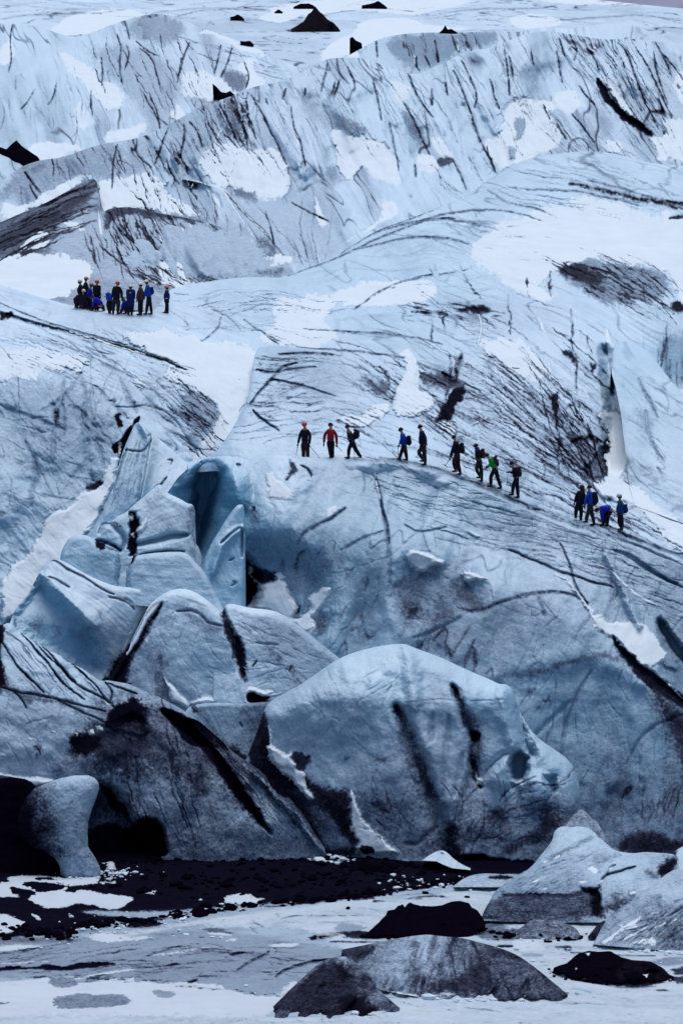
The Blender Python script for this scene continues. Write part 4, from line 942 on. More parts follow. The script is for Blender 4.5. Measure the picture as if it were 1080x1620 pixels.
dirt_dark('F3','Y1','530 55 550 60 545 80 530 90',val=.6,f=4); dirt_dark('F3','Y1','700 60 770 60 770 85 700 80',val=.6,f=4)
# --- front left ice (F2)
for s in ('10 540 60 620 110 700 180 770 215 800','130 490 180 540 250 620 310 690 380 790','190 520 230 550 300 640 380 700 450 780','230 540 290 590 350 660 420 740 480 800','400 640 480 700 560 780'):
    line('F2','Z5',s,w=1.5,val=.75,rel=-.2,brk=.2)
for s in ('120 0 180 60 250 130','300 0 350 70 480 170','360 0 420 80 560 150 640 190','450 0 540 80 590 160 650 210','590 60 640 120 630 180','600 70 700 110 780 140','0 100 110 130 250 150 420 190 600 240','320 170 440 230 600 300','80 130 120 160 145 215'):
    line('F2','Z7',s,w=1.6,val=.72,rel=-.18,brk=.25)
dirt_dark('F2','Z7','-60 -200 20 -300 10 -60 40 80 120 120 260 150 420 200 620 240 600 280 420 240 280 170 120 180 100 150 0 130 -60 120',val=.62,f=6)
dirt_dark('F2','Z5','-60 400 15 430 25 480 10 560 15 700 30 820 -60 830',val=.97,f=3,wp=3)
for s in ('208 1140 180 1190 150 1240 140 1300','212 1140 205 1200 195 1260 200 1330','225 1145 228 1200 230 1270 240 1330','235 1140 255 1190 275 1260 285 1330','200 1140 165 1170 120 1190','240 1130 275 1160 300 1200 320 1250','300 1150 340 1200 380 1250 410 1300'):
    line('F2','P',s,w=20,val=.78,rel=-.12,brk=.75,wp=7)
dirt_dark('F2','P','100 1295 250 1300 400 1310 470 1330 530 1350 530 1380 100 1380',val=.62,f=22,wp=9)  # broad soft darkening towards the foot of this ice mass
dirt_dark('F2','P','150 1110 250 1110 300 1160 310 1220 260 1230 180 1220 130 1180',val=.66,f=26,wp=10)
dirt_dark('F2','Z7','640 200 720 170 780 165 815 190 840 240 850 280 830 300 860 330 800 380 700 360 620 340 600 280 620 240',val=1,f=3,wp=5,rel=.15)
dirt_dark('F2','Z7','410 380 440 360 560 380 600 420 560 480 480 500 410 450',val=.92,f=6,wp=7); dirt_dark('F2','Z7','560 330 860 300 860 440 760 500 720 640 640 700 540 620 540 460',val=.75,f=14,wp=7)
dirt_dark('F2','Z7','195 440 230 440 230 490 200 490',val=.9,f=5); dirt_dark('F2','Z7','800 220 900 230 1000 340 1080 480 1080 560 960 420 860 300',val=.6,f=8)
dirt_dark('F2','Z7','905 228 940 222 1020 260 1080 280 1140 300 1200 340 1280 420 1300 470 1200 440 1080 440 1000 330 930 250',val=1,f=2,wp=2,rel=-.3)
dirt_dark('F2','Z6','10 445 60 440 160 485 200 540 250 600 320 670 400 760 440 830 520 940 600 1060 660 1160 620 1140 500 1000 380 860 300 740 200 620 120 550 40 490',val=1,f=3,wp=2,rel=-.5)
dirt_dark('F2','Z6','300 600 420 700 600 860 760 1040 900 1200 960 1290 920 1300 800 1130 640 960 480 800 340 660',val=.7,f=7,wp=3)
dirt_dark('F2','Z6','400 650 500 700 640 800 800 960 940 1200 980 1290 900 1180 760 1000 600 850 440 700',val=.7,f=5)
ridge('F2','P','400 1222 436 1260 470 1291 494 1325 514 1352',w=7,rel=.4); rel('F2','P','420 1240 470 1275 512 1350 520 1340 470 1270 430 1225',-.5,f=5)
dirt_dark('F2','Z8','520 80 700 120 900 60 1080 120 1080 400 940 380 780 360 740 320 640 200 560 140',val=.42,f=26,wp=8)
dirt_dark('F2','Z8','560 140 620 190 690 240 740 320 780 370 720 330 700 300 640 280 600 200',val=.95,f=4,wp=5)
dirt_dark('F2','P','100 1300 400 1300 520 1345 520 1380 100 1380',val=.55,f=18,wp=5)  # second soft darkening along the foot
rel('F2','Z8','480 260 560 150 640 180 720 260 760 370 760 560 480 600',-1.6,f=14); dirt_dark('F2','Z8','490 380 760 380 760 570 480 590',val=.93,f=6)  # hollow beside the leg, its shade painted into the colour
rel('F2','Z8','700 500 720 420 780 360 860 345 920 380 945 440 940 570 700 570',-3.0,f=6); dirt_dark('F2','Z8','700 500 720 420 780 352 860 345 920 380 945 440 940 590 700 590',val=1,f=3)  # cave carved in and its inside painted black as shade
snow('F2','Z8','-60 80 0 88 130 108 260 110 330 125 240 160 210 170 180 150 120 120 0 115 -60 110',wp=2,thick=.2)
for s in ('290 160 330 165 330 175 300 170','445 215 500 218 520 230 470 230','500 350 530 345 540 370 510 372','545 325 575 320 585 340 555 345','420 360 445 362 440 375','595 165 635 190 630 200 600 180','290 340 320 345 325 360 295 355','150 395 205 390 208 405 170 406'):
    snow('F2','Z7',s,wp=1.5)
line('F2','Z7','700 380 720 500 700 640',5,.6,brk=.7); line('F2','Z7','840 310 860 380 900 430 960 500 1000 600',5,.6,brk=.6); line('F2','Z7','740 400 740 560',3,.6); line('F2','Z8','770 0 780 200 790 300',5,.6,brk=.6)
cracks('F2','P','180 1150 300 1150 330 1300 200 1300',40,82,L=70,w=2.2,val=.6,spread=12); cracks('F2','P','20 1010 140 1070 180 1100 60 1100 10 1060',30,48,L=60,w=1.2,val=.45,spread=7)
cracks('F2','P','0 1080 150 1110 100 1200 0 1200',24,60,L=30,w=2,val=.35,spread=40)
cracks('F2','P','330 1150 500 1300 440 1300 300 1160',40,48,L=80,w=1.4,val=.6,spread=5)
dirt_dark('F2','Z7','330 180 470 210 600 250 600 320 470 260',val=.5,f=6)
# --- leg of ice standing in the lagoon (A)
dirt_dark('A','Z8','180 180 240 180 190 300 180 420 260 560 340 640 150 540 60 400 80 300',val=.7,f=12,wp=6); dirt_dark('A','Z8','390 240 412 240 408 262 390 262',val=.6,f=3); dirt_dark('A','Z8','420 300 450 320 450 400 430 430 420 360',val=.45,f=5)
dirt_dark('A','Z8','300 560 560 560 600 680 340 680',val=.38,f=10)

dirt_dark('A','P','0 1230 46 1252 56 1280 50 1310 60 1340 70 1352 0 1362',val=.92,f=13,wp=6)  # leg darkened towards its left edge, running into the black behind
# ================================================================== SHEETS: wall and seracs
body('W','glacier_wall',M_ICE,sm=22,crest=[(240,800),(256,772),(270,756),(284,740),(300,729),(330,722),(360,719),(385,722),(430,719),(470,722),(500,724),(545,729),(590,734),(640,740),(700,752),(760,777),(820,801),(900,838),(980,856),(1080,895),(1140,918)],
     bot=[(240,960),(284,1000),(400,1080),(540,1130),(700,1200),(820,1375),(1140,1375)],
     iso=[[(280,1000,127.5),(400,1060,126),(540,1120,123),(700,1200,120),(820,1370,117.6),(1140,1370,117.6)],
          [(280,810,131),(390,790,130.6),(520,830,128.6),(600,860,126.8),(700,900,126.3),(800,935,125.8),(900,975,124.8),(980,1030,123.5),(1040,1100,122),(1140,1180,121)],
          [(280,760,133),(390,742,132.2),(520,770,131),(600,790,130.2),(700,830,129.6),(800,865,129.2),(900,900,128.5),(980,950,127.3),(1040,1010,126),(1140,1080,124.6)],
          [(284,742,135.5),(400,719,133.5),(500,724,132.6),(640,740,131.9),(760,777,131.2),(900,838,130.8),(1000,860,130.5),(1140,918,128.4)]],
     fold=.5,foldd=.10,fw=58,va_dir=105,vein=.22,rp=24,rpc=[(284,10),(330,20),(430,24),(560,18),(620,5),(700,1.5),(1140,1.5)],ra=.45,rw=130,rb=.07,rs=.005,
     tone=[(450,740,0.06),(430,800,0.12),(560,780,0.08),(500,870,0.25),(460,900,0.35),(560,950,0.31),(700,800,0.12),(620,860,0.19),(680,960,0.43),(800,900,0.17),(800,980,0.41),(900,1000,0.30),(980,1080,0.24),(860,1130,0.34),(1000,1180,0.34),(1060,1280,0.52),(960,1280,0.49),(900,850,0.19),(1040,950,0.29),(340,760,0.03),(330,880,0.15)],
     bl=[(450,740,.35),(340,800,1),(600,900,.65),(700,1000,.5),(900,1100,.75),(1000,1200,.75),(560,960,.8),(860,870,.3),(1000,920,.4)],
     dir=[(340,800,80),(450,800,60),(600,800,12),(800,860,18),(960,900,24),(600,950,80),(800,1000,10),(900,1150,110),(1040,1200,80)],streak=.02,blotch=.10,join=True)
SR = dict(steep=1)
body('G','leaning_serac',M_ICE,'tall pale serac leaning against the left hillside beside the steep snow gully','serac',crest=[(138,850),(150,832),(165,806),(172,785),(182,765),(188,735),(195,712),(205,688),(217,663),(235,680),(255,697),(275,714),(287,725),(296,732)],
     bot=[(138,920),(235,905),(250,800),(268,775),(282,755),(296,742)],iso=[[(138,920,128.3),(306,920,128.6)],[(138,800,130.3),(306,800,131)],[(138,663,134.2),(217,663,134.2),(306,663,136.5)]],rp=10,ra=.25,rb=.06,tone=[(200,760,0.12),(250,720,0.05),(240,800,0.12)],bl=[(210,720,.6),(220,800,.7),(260,720,.35)],dir=[(200,740,100),(260,720,40)],streak=.03,**SR)
body('C','blue_spire',M_ICE,'slender pointed blue ice blade standing up beside the deep blue hollow','serac',crest=[(312,925),(318,905),(325,880),(335,858),(348,838),(358,821),(370,804),(378,797),(386,798),(387,830),(388,980)],
     bot=1000,D=(126,129),rp=9,rk=1.8,ra=.15,tone=[(370,820,0.03),(350,940,0.11)],bl=[(370,820,.75),(340,920,.8)],dir=[(350,900,60)],streak=.02,**SR)
body('E','serac_block',M_ICE,'blocky pale serac with a black ash streak and snow bits on its face','serac',crest=[(138,860),(146,846),(155,832),(165,824),(176,826),(186,816),(198,812),(210,800),(225,788),(240,774),(252,765),(258,770),(264,780),(285,789),(297,797),(304,797),(309,806),(308,830),(304,850),(308,858),(316,868),(320,885),(319,900)],
     bot=935,D=(127,130),rp=9,ra=.25,rb=.07,tone=[(200,830,0.10),(260,800,0.05),(300,830,0.25),(240,860,0.08)],bl=[(170,850,.6),(260,800,.35),(250,860,.5)],dir=[(240,820,-30),(250,860,-10)],streak=.03,**SR)
body('E2','low_serac',M_ICE,'smooth blue rounded serac shelf below the blocky serac with the ash streak','serac',crest=[(94,890),(97,872),(104,858),(112,849),(125,845),(142,848),(155,858),(172,862),(186,872),(196,879),(215,879),(240,875),(270,873),(292,873),(303,882),(320,900),(335,922),(350,955),(358,975)],
     bot=[(94,915),(140,950),(240,960),(300,1000),(358,1010)],D=(125.3,128.2),rp=9,ra=.2,tone=[(130,870,0.08),(180,900,0.18),(260,900,0.12),(300,940,0.14)],bl=[(130,880,.8),(250,900,.55)],dir=[(130,880,30),(250,900,5)],streak=.03,**SR)
body('D','wedge_serac',M_ICE,'wide wedge shaped serac with a snowy top edge on the left above the lined ice','serac',crest=[(16,985),(22,968),(32,955),(42,944),(52,926),(62,906),(75,888),(92,884),(110,893),(135,908),(165,922),(185,928),(215,930),(235,931),(241,938),(243,960),(246,985)],
     bot=1110,iso=[[(16,1110,122.5),(120,1110,123),(246,1110,126.5)],[(16,960,124.5),(160,980,124.8),(246,960,127)],[(16,884,127.5),(246,884,127)]],rp=10,ra=.3,rb=.06,tone=[(60,960,0.11),(150,920,0.05),(200,960,0.11),(140,1000,0.29),(100,1040,0.17),(200,1040,0.29)],bl=[(80,960,.8),(160,930,.3),(180,1000,.4)],dir=[(60,980,80),(150,930,28),(200,1000,40)],streak=.03,**SR)
body('M1','middle_serac',M_ICE,'broad round topped serac between the snow filled crack and the dark ash groove','serac',crest=[(158,1095),(180,1062),(195,1035),(212,1005),(228,972),(240,952),(262,937),(280,931),(297,932),(315,940),(335,955),(348,967),(358,975),(372,1010)],
     bot=1160,D=(121.8,125),rp=12,ra=.3,rb=.07,tone=[(280,945,0.06),(250,1000,0.16),(300,1020,0.16),(330,1060,0.18),(270,1090,0.39),(200,1080,0.40),(230,1020,0.29)],bl=[(280,950,.3),(300,1050,.45)],dir=[(280,960,20),(260,1050,80),(330,1040,10)],streak=.02,**SR)
body('M2','sloping_serac',M_ICE,'serac whose pale crest slopes down to the right behind the blue dome','serac',crest=[(338,1000),(345,980),(352,968),(357,957),(366,955),(380,958),(395,962),(430,965),(450,973),(468,986),(490,1004),(515,1025),(540,1043),(550,1060)],
     bot=1160,D=(121.8,125),rp=12,ra=.3,rb=.07,tone=[(400,970,0.05),(420,1010,0.25),(480,1030,0.32),(400,1060,0.16),(440,1080,0.23)],bl=[(400,970,.3),(420,1050,.4)],dir=[(420,1000,10),(480,1030,30),(400,1060,80)],streak=.025,**SR)
body('N','dirty_serac',M_ICE,'low dirty serac wedged under the round topped serac and left of the blue dome','serac',crest=[(294,1124),(302,1117),(320,1113),(350,1112),(385,1113),(420,1111),(445,1108)],
     bot=1260,D=(119.8,121.4),rp=7,ra=.25,tone=[(350,1140,0.26),(420,1140,0.52),(380,1200,0.45),(320,1130,0.26)],bl=[(350,1140,.5)],dir=[(380,1160,60)],streak=.02)
body('F3','blue_dome',M_ICE,'big rounded dome of pale blue ice with two black vertical ash grooves','serac',crest=[(376,1215),(396,1185),(410,1150),(417,1122),(430,1108),(460,1092),(490,1074),(515,1055),(540,1040),(560,1032),(590,1024),(615,1020),(640,1018),(660,1027),(690,1037),(720,1051),(750,1065),(775,1075),(790,1083),(800,1082),(808,1088),(815,1102),(818,1118),(830,1142),(850,1168),(880,1188),(900,1203),(911,1220),(917,1245),(920,1290),(922,1372)],
     bot=1376,iso=[[(376,1376,118.8),(530,1376,117.6),(640,1376,116.4),(922,1376,116.4)],[(376,1260,119.4),(500,1250,118.2),(640,1240,117.4),(922,1260,117.8)],[(376,1120,120),(640,1110,118.8),(922,1120,120)],[(376,1018,123),(640,1018,121.3),(922,1018,122.5)]],
     foldd=.05,rp=30,rk=1.5,ra=.5,rw=110,rb=.08,fold=.12,fw=40,tone=[(480,1110,0.21),(600,1060,0.03),(760,1090,0.04),(560,1150,0.21),(700,1140,0.26),(520,1200,0.29),(620,1200,0.31),(770,1150,0.16),(780,1200,0.18),(860,1230,0.13),(740,1220,0.29),(600,1270,0.59),(800,1260,0.26),(800,1300,0.59),(880,1300,0.52),(620,1330,0.52),(460,1280,0.78)],
     bl=[(640,1040,.55),(780,1090,.7),(480,1130,.45),(860,1230,.6),(700,1150,.4),(700,1250,.3),(760,1320,.3)],dir=[(500,1120,70),(640,1150,80),(760,1180,95),(860,1220,110),(700,1300,60),(620,1300,110)],streak=.02,**SR)
body('F2','lined_serac',M_ICE,'long front left ice mass with curved parallel grooves and a black ash heap on top','serac',crest=[(-60,985),(4,990),(12,985),(20,988),(27,999),(33,1001),(45,1008),(60,1018),(75,1028),(95,1037),(115,1050),(130,1058),(145,1068),(158,1078),(168,1076),(185,1079),(205,1082),(225,1092),(250,1102),(275,1115),(300,1130),(320,1145),(345,1167),(360,1181),(370,1191),(385,1201),(400,1211),(425,1230),(445,1249),(470,1275),(495,1308),(512,1338),(520,1368)],
     bot=1376,iso=[[(-60,1376,116.6),(400,1376,116.6),(520,1376,116.6)],[(-60,1200,117.6),(300,1240,117.4),(520,1300,117.2)],[(-60,1100,118.8),(250,1160,118.3),(400,1240,117.8),(520,1360,116.9)],[(-60,985,121.5),(150,1070,120.6),(300,1130,119.6),(400,1211,118.6),(520,1368,117)]],
     rp=14,ra=.4,rw=90,rb=.08,tone=[(60,1040,0.14),(140,1090,0.21),(40,1120,0.29),(60,1180,0.31),(200,1090,0.33),(280,1140,0.45),(250,1200,0.72),(320,1200,0.52),(200,1260,0.78),(300,1280,0.55),(400,1290,0.33),(460,1320,0.29),(380,1240,0.52),(120,1220,0.52),(440,1270,0.33)],
     bl=[(60,1040,.4),(60,1180,.3),(300,1250,.1),(430,1300,.35)],dir=[(60,1030,48),(140,1080,45),(60,1150,35),(220,1200,85),(300,1240,80),(380,1220,48),(450,1300,52)],streak=.025,blotch=.10,**SR)
body('BM','ash_heap',M_ASH,'black volcanic ash heap with painted arch shade at the left edge behind the leg of ice','ash heap',crest=[(-120,1380),(-90,1290),(-60,1244),(0,1231),(20,1229),(38,1231),(50,1238),(60,1250),(72,1270),(90,1330),(100,1392)],
     bot=1394,D=(114.4,116.0),rp=14,ra=.3,rb=.1,tone=[(0,1300,1.30)],bl=[(0,0,0)],jag=3,onplane=1,**SR)  # ash heap whose black also stands in for shade under the arch
body('A','ice_arch',M_BERG,'curved pale leg of ice standing in the lagoon beside the dark cave','ice arch',swap=1,
     left=[(1227,118),(1229,105),(1233,90),(1239,74),(1248,54),(1262,42),(1280,32),(1300,27),(1320,29),(1340,50),(1350,76),(1358,86),(1370,94),(1389,97)],
     right=[(1227,140),(1229,146),(1233,152),(1239,156),(1248,156),(1262,152),(1280,145),(1300,139),(1320,138),(1340,139),(1350,146),(1358,151),(1370,157),(1389,161)],
     D=(113.85,114.6),rp=20,rk=1.2,ra=.3,rb=.1,tone=[(110,1260,0.21),(60,1310,0.78),(50,1280,0.65),(120,1330,0.33),(130,1370,0.52),(80,1350,0.65)],bl=[(110,1260,.3)],dir=[(100,1280,60),(130,1360,50)],streak=.05)
# ================================================================== PAINT: lagoon
M_LAG = ice_material('lagoon_surface', snowc=(.46, .54, .62), ice=(.38, .48, .57), grain=.8, crest_light=0)
dirt_dark('L','P','-60 1318 760 1318 900 1370 800 1385 745 1384 738 1398 700 1402 620 1412 575 1424 560 1420 540 1424 480 1430 430 1436 400 1428 370 1437 330 1442 290 1448 230 1460 205 1452 150 1460 105 1470 100 1480 60 1478 -60 1486',val=.98,f=1.2,wp=5,rel=.1)
dirt_dark('L','P','740 1360 900 1365 1140 1350 1140 1372 820 1376 745 1376',val=1,f=2)
snow('L','Y7','45 175 80 170 150 165 250 162 340 178 420 178 480 175 540 168 580 168 560 200 500 215 420 225 360 228 395 235 380 245 355 250 420 268 430 250 480 250 570 260 640 275 720 280 765 295 740 315 700 345 640 360 580 355 520 330 450 318 400 340 340 352 260 348 200 330 160 300 180 290 170 260 60 280 30 240 0 200 60 205',wp=3,thick=.04)
dirt_dark('L','Y7','140 195 240 200 310 208 370 225 360 245 290 255 220 262 190 240 130 215',val=1,f=1.2,wp=5); dirt_dark('L','Y7','40 220 130 235 210 255 200 280 140 275 60 270',val=1,f=1.2,wp=5); dirt_dark('L','Y7','200 170 300 178 340 190 280 192 210 185',val=.95,f=1,wp=5)
snow('L','Y7','-60 205 20 210 50 240 70 270 120 290 40 288 -60 285',wp=3); snow('L','Y7','-60 380 20 380 90 405 148 435 120 450 80 470 70 490 -60 490',wp=3); snow('L','Y7','180 382 215 388 235 415 210 412',wp=1.5)
snow('L','Y7','800 262 850 250 895 250 870 270 830 268',wp=3); snow('L','Y8','262 150 300 130 380 122 440 130 445 145 505 150 500 160 460 165 470 180 540 185 600 200 330 215 330 200 290 185',wp=3)
for s in ('580 90 640 85 660 110 620 115','600 205 650 198 640 210','620 150 700 140 715 150 670 158','750 140 765 142 755 146','600 180 640 175 625 188'):
    snow('L','Y7',s,wp=2)
dirt_dark('L','Y7','-60 500 80 510 200 520 330 500 420 470 480 455 360 480 420 530 380 555 240 545 100 555 0 575 -60 575',val=.9,f=3,wp=8)
dirt_dark('L','P','-60 1486 60 1480 120 1490 60 1500 -60 1502',val=.55,f=3)
# clear grey ice and textured tongues
dirt_dark('L','P','100 1440 250 1444 420 1428 480 1430 400 1445 300 1455 180 1452',val=.22,f=4)
dirt_dark('L','P','-60 1495 60 1492 200 1490 300 1478 380 1475 460 1490 540 1500 570 1520 480 1560 440 1575 380 1570 300 1560 200 1550 100 1545 -60 1550',val=.36,f=6,wp=8,rel=.12)
dirt_dark('L','P','-60 1512 100 1515 250 1510 400 1500 480 1520 400 1545 280 1555 100 1540 -60 1540',val=.42,f=10,wp=13)
dirt_dark('L','Y7','-60 690 100 680 200 690 260 670 350 690 440 660 560 662 680 665 560 690 420 700 330 705 200 695 100 700 -60 712',val=1,f=1.2,wp=5,rel=-.1)
dirt_dark('L','Y7','690 430 800 420 920 435 900 450 720 460',val=.98,f=1.5,wp=5); dirt_dark('L','Y7','940 675 980 665 1020 672 980 680',val=1,f=1); dirt_dark('L','Y7','510 460 580 458 580 475 530 472',val=.85,f=1.5); dirt_dark('L','Y7','640 490 720 495 660 505',val=.9,f=1)
dirt_dark('L','Y8','740 375 780 355 880 350 960 335 1080 335 1080 360 1000 372 880 376 800 385 750 388',val=.95,f=1.5,wp=6); dirt_dark('L','Y8','150 318 250 320 330 350 280 352 180 345',val=.6,f=2,wp=5); dirt_dark('L','Y8','500 385 600 395 660 405 560 412',val=.5,f=2)
dirt_dark('L','Y8','300 470 340 455 400 455 380 465 320 475',val=1,f=1.2,wp=3); dirt_dark('L','Y8','20 640 80 615 130 605 90 632 50 655',val=.95,f=1.2,wp=3)
line('L','Y8','560 600 600 565 700 530 800 505 900 500 950 480',w=2.2,val=.75,rel=-.15,brk=.3); line('L','Y8','340 560 400 520 480 480 520 455',w=2,val=.7,brk=.3); line('L','Y8','560 235 580 255',w=2,val=.9); line('L','Y8','590 270 680 250 780 250 900 252 1060 252',w=1.5,val=.6); line('L','Y8','430 290 490 315',w=1.5,val=.6)
for s in ('-60 455 100 440 200 430','0 460 60 435 180 430 240 422','500 420 600 410 700 408 640 430 560 440','260 395 320 380 350 378 300 400','870 615 1000 600 1040 605 900 622'):
    pass
snow('L','P','-60 1565 0 1560 120 1555 210 1545 220 1555 330 1555 380 1572 430 1580 450 1560 470 1552 480 1565 440 1590 420 1612 380 1630 -60 1640 -60 1600',wp=6,thick=.05); snow('L','P','640 1424 740 1406 800 1402 860 1410 1140 1470 1140 1640 880 1640 -60 1650 -60 1600 420 1608 560 1610 640 1570 500 1470 380 1470 300 1465 240 1478 160 1490 110 1482 220 1468 300 1456 420 1440 560 1420',wp=5,val=.55,f=8,thick=.0)
snow('L','Y8','500 415 600 410 710 408 660 430 590 440 540 430',wp=3,thick=.03); snow('L','Y8','20 455 60 440 180 428 240 425 120 440 40 458',wp=1.5); snow('L','Y8','265 395 310 378 355 375 320 395',wp=1.5); snow('L','Y8','150 348 240 342 330 360 280 365 200 358',wp=1.5)
snow('L','Y7','860 615 1000 600 1080 590 1080 600 980 612 880 622',wp=1.5); snow('L','Y7','0 665 100 660 200 650 300 655 200 662 60 668',wp=1.5); snow('L','Y7','-60 770 100 765 300 745 500 735 700 700 800 700 700 715 520 745 360 765 200 785 -60 800',wp=3); snow('L','Y7','560 200 600 200 590 212',wp=1)
snow('L','Y7','500 510 600 495 660 500 700 515 830 512 820 530 700 535 620 545 540 535',wp=5); snow('L','Y7','-60 575 120 555 280 570 140 595 -60 600',wp=5,val=.7)
dirt_dark('L','P','75 1580 120 1572 155 1575 200 1572 212 1590 150 1596 90 1598',val=.5,f=2,wp=5); dirt_dark('L','P','70 1550 110 1545 130 1560 80 1565',val=.5,f=3); dirt_dark('L','P','-60 1583 15 1585 15 1590 -60 1590',val=.6,f=1.5); dirt_dark('L','P','240 1565 280 1570 270 1580 245 1578',val=.4,f=2)
for s in ('340 90 440 65 560 60 640 75 560 70 440 72','180 85 250 95 180 100','-60 320 180 325 260 318 500 310 330 325 140 330 -60 330','0 260 140 265 260 280 420 285 700 290 600 300 200 300 0 290'):
    dirt_dark('L','Y6',s,val=.85,f=1.5,wp=3)
dirt_dark('L','Y5','230 405 330 400 360 430 330 440 260 420',val=.75,f=2,wp=5); dirt_dark('L','Y5','600 402 650 400 650 412',val=.95,f=1); dirt_dark('L','Y5','900 690 960 686 1010 698 940 700',val=.85,f=1.5); dirt_dark('L','Y5','340 720 420 720 380 728',val=.5,f=1.5)
dirt_dark('L','Y5','450 640 600 625 760 640 900 620 980 600 980 640 880 665 700 680 560 655',val=.85,f=2,wp=8); dirt_dark('L','Y5','880 500 1000 470 1100 480 1100 520 980 540 900 520',val=.45,f=3); dirt_dark('L','Y5','1000 560 1100 530 1100 590 1020 590',val=.75,f=2,wp=5); dirt_dark('L','Y5','1000 610 1100 600 1100 650 1030 650',val=.75,f=2,wp=5)
dirt_dark('L','Y5','0 440 200 470 40 475',val=.3,f=3); line('L','Y5','340 450 620 470 900 470',w=1.5,val=.4); line('L','Y5','340 620 500 650 700 685 900 670',w=1.6,val=.5)
dirt_dark('L','Y6','750 250 800 210 880 205 1000 260 990 310 900 320 780 310',val=.6,f=3,wp=8); dirt_dark('L','Y6','870 345 960 340 1000 352 950 362',val=.9,f=1.5,wp=5); dirt_dark('L','Y6','-40 215 120 235 150 250 60 270 -40 270',val=.35,f=3)
dirt_dark('L','Y6','0 285 200 295 420 290 440 300 150 310 0 305',val=.8,f=1.5,wp=6); snow('L','Y6','960 325 1060 300 1080 320 1140 340 1140 380 1000 370 970 350',wp=3)
cracks('L','P','0 1500 480 1490 520 1540 300 1560 0 1545',120,-4,L=60,w=1.0,val=.6,spread=6); cracks('L','P','420 1440 700 1430 1000 1500 1080 1600 640 1600 600 1500',46,4,L=60,w=.9,val=.4,spread=5,rel=0)
# --- paint on the floating blocks
dirt_dark('I1','Y4','-200 700 0 690 60 690 200 680 300 700 420 660 490 640 480 720 480 900 -400 900 -380 780',val=.66,f=3,wp=4); dirt_dark('I1','Y4','380 660 490 640 485 720 500 860 440 860 430 720',val=.96,f=5,wp=4,rel=-.3); dirt_dark('I1','Y4','-200 690 0 690 100 690 300 705 380 660 430 660 300 730 100 715 -200 720',val=.8,f=2.5,wp=3,rel=-.05)
dirt_dark('I1','Y4','900 500 980 430 1040 430 1040 500 980 560 920 560',val=.93,f=6,wp=4); dirt_dark('I1','Y4','780 500 860 500 920 560 860 560',val=.6,f=8); dirt_dark('I1','Y4','560 720 700 690 740 720 640 800 520 830 500 780',val=.7,f=8,wp=5)
dirt_dark('I1','Y4','200 400 300 350 400 290 440 290 420 320 300 380 180 450 60 500 100 460',val=.5,f=3,wp=4); dirt_dark('I1','Y4','400 440 600 400 660 420 500 480 460 560 520 560 440 500',val=.42,f=4,wp=4)
line('I1','Y4','500 600 540 560 640 530 740 500',w=2,val=.6,rel=-.25); line('I1','Y4','540 560 550 520 600 490',w=1.5,val=.6)
for s in ('380 525 430 498 480 530 470 555 440 550 420 530','550 522 590 488 600 495 570 522','505 580 540 560 550 570 515 588','470 640 500 595 512 600 490 635','340 615 390 603 402 612 360 622','700 685 745 682 750 695 710 700','55 655 110 650 120 658 70 662','-40 620 60 595 145 575 60 600 -20 628','150 450 200 420 205 432 170 455','80 470 140 450 100 480','260 395 310 372 300 385'):
    snow('I1','Y4',s,wp=1.2,f=.8)
cracks('I1','Y4','-100 600 100 500 300 400 450 430 400 560 200 640 0 660',40,-24,L=50,w=1.0,val=.42,spread=6)
for s in ('520 385 600 345 700 260 740 240 790 205 805 210 770 260 780 280 720 300 660 320 600 380 560 395','660 370 760 320 850 265 850 280 760 340 700 380','850 300 900 270 960 240 970 248 900 290','940 280 1000 255 1050 220 1055 235 1000 275','720 390 800 360 900 340 920 400 840 400','790 125 815 122 810 135','650 268 690 262 680 278'):
    snow('I2','Y5',s,wp=2,f=1)
dirt_dark('I2','Y5','920 350 1000 280 1140 240 1140 420 1000 420 920 400',val=.55,f=8,wp=5); dirt_dark('I2','Y5','880 80 960 60 940 120 880 150 780 200 720 220 800 160',val=.5,f=5,wp=4); cracks('I2','Y5','620 380 900 150 1080 100 1080 350 700 390',60,-42,L=30,w=1.4,val=.5,spread=14)
dirt_dark('I4','Y6','100 380 200 350 180 400 100 400 60 400',val=.85,f=5); dirt_dark('I4','Y6','480 560 640 540 700 500 800 400 860 500 840 620 640 625 500 610',val=.78,f=12,wp=6); dirt_dark('I4','Y6','900 450 960 440 1060 560 1000 600 920 560',val=.8,f=10,wp=6); dirt_dark('I4','Y6','660 340 760 330 700 420 640 460 640 380',val=.55,f=8); dirt_dark('I4','Y6','380 320 450 310 440 400 380 500 340 520 400 420',val=.6,f=5)
dirt_dark('I4','Y6','800 350 1060 430 1200 560 1290 640 1100 640 900 640 820 500',val=.66,f=14,wp=6); snow('I4','Y6','250 608 300 612 400 630 460 636 420 640 330 632',wp=1); snow('I4','Y6','480 630 580 620 670 622 640 642 520 642',wp=1.5,val=.6)
dirt_dark('I5','Y8','760 600 900 520 960 560 1040 640 1060 760 900 800 600 792 560 760 680 660',val=.82,f=12,wp=7); dirt_dark('I5','Y6','0 620 120 660 200 720 200 760 0 770',val=.93,f=8,wp=5); dirt_dark('I5','Y8','900 530 950 540 980 620 940 640',val=.9,f=6)
cracks('I4','P','560 1500 700 1490 760 1560 580 1550',16,115,L=60,w=2.6,val=.4,spread=8); cracks('I4','P','700 1490 860 1540 800 1575 720 1570',16,70,L=54,w=3,val=.6,spread=12)
dirt_dark('I3','P','1050 1345 1070 1343 1072 1370 1050 1370',val=.8,f=4); dirt_dark('I7','Y3','470 530 540 520 640 530 600 545 500 548',val=.9,f=2,wp=3)
for s in ('440 450 470 440 460 470','400 550 370 545 380 560','730 600 850 590 830 625 760 620'):
    snow('B2','Y5',s,wp=2)
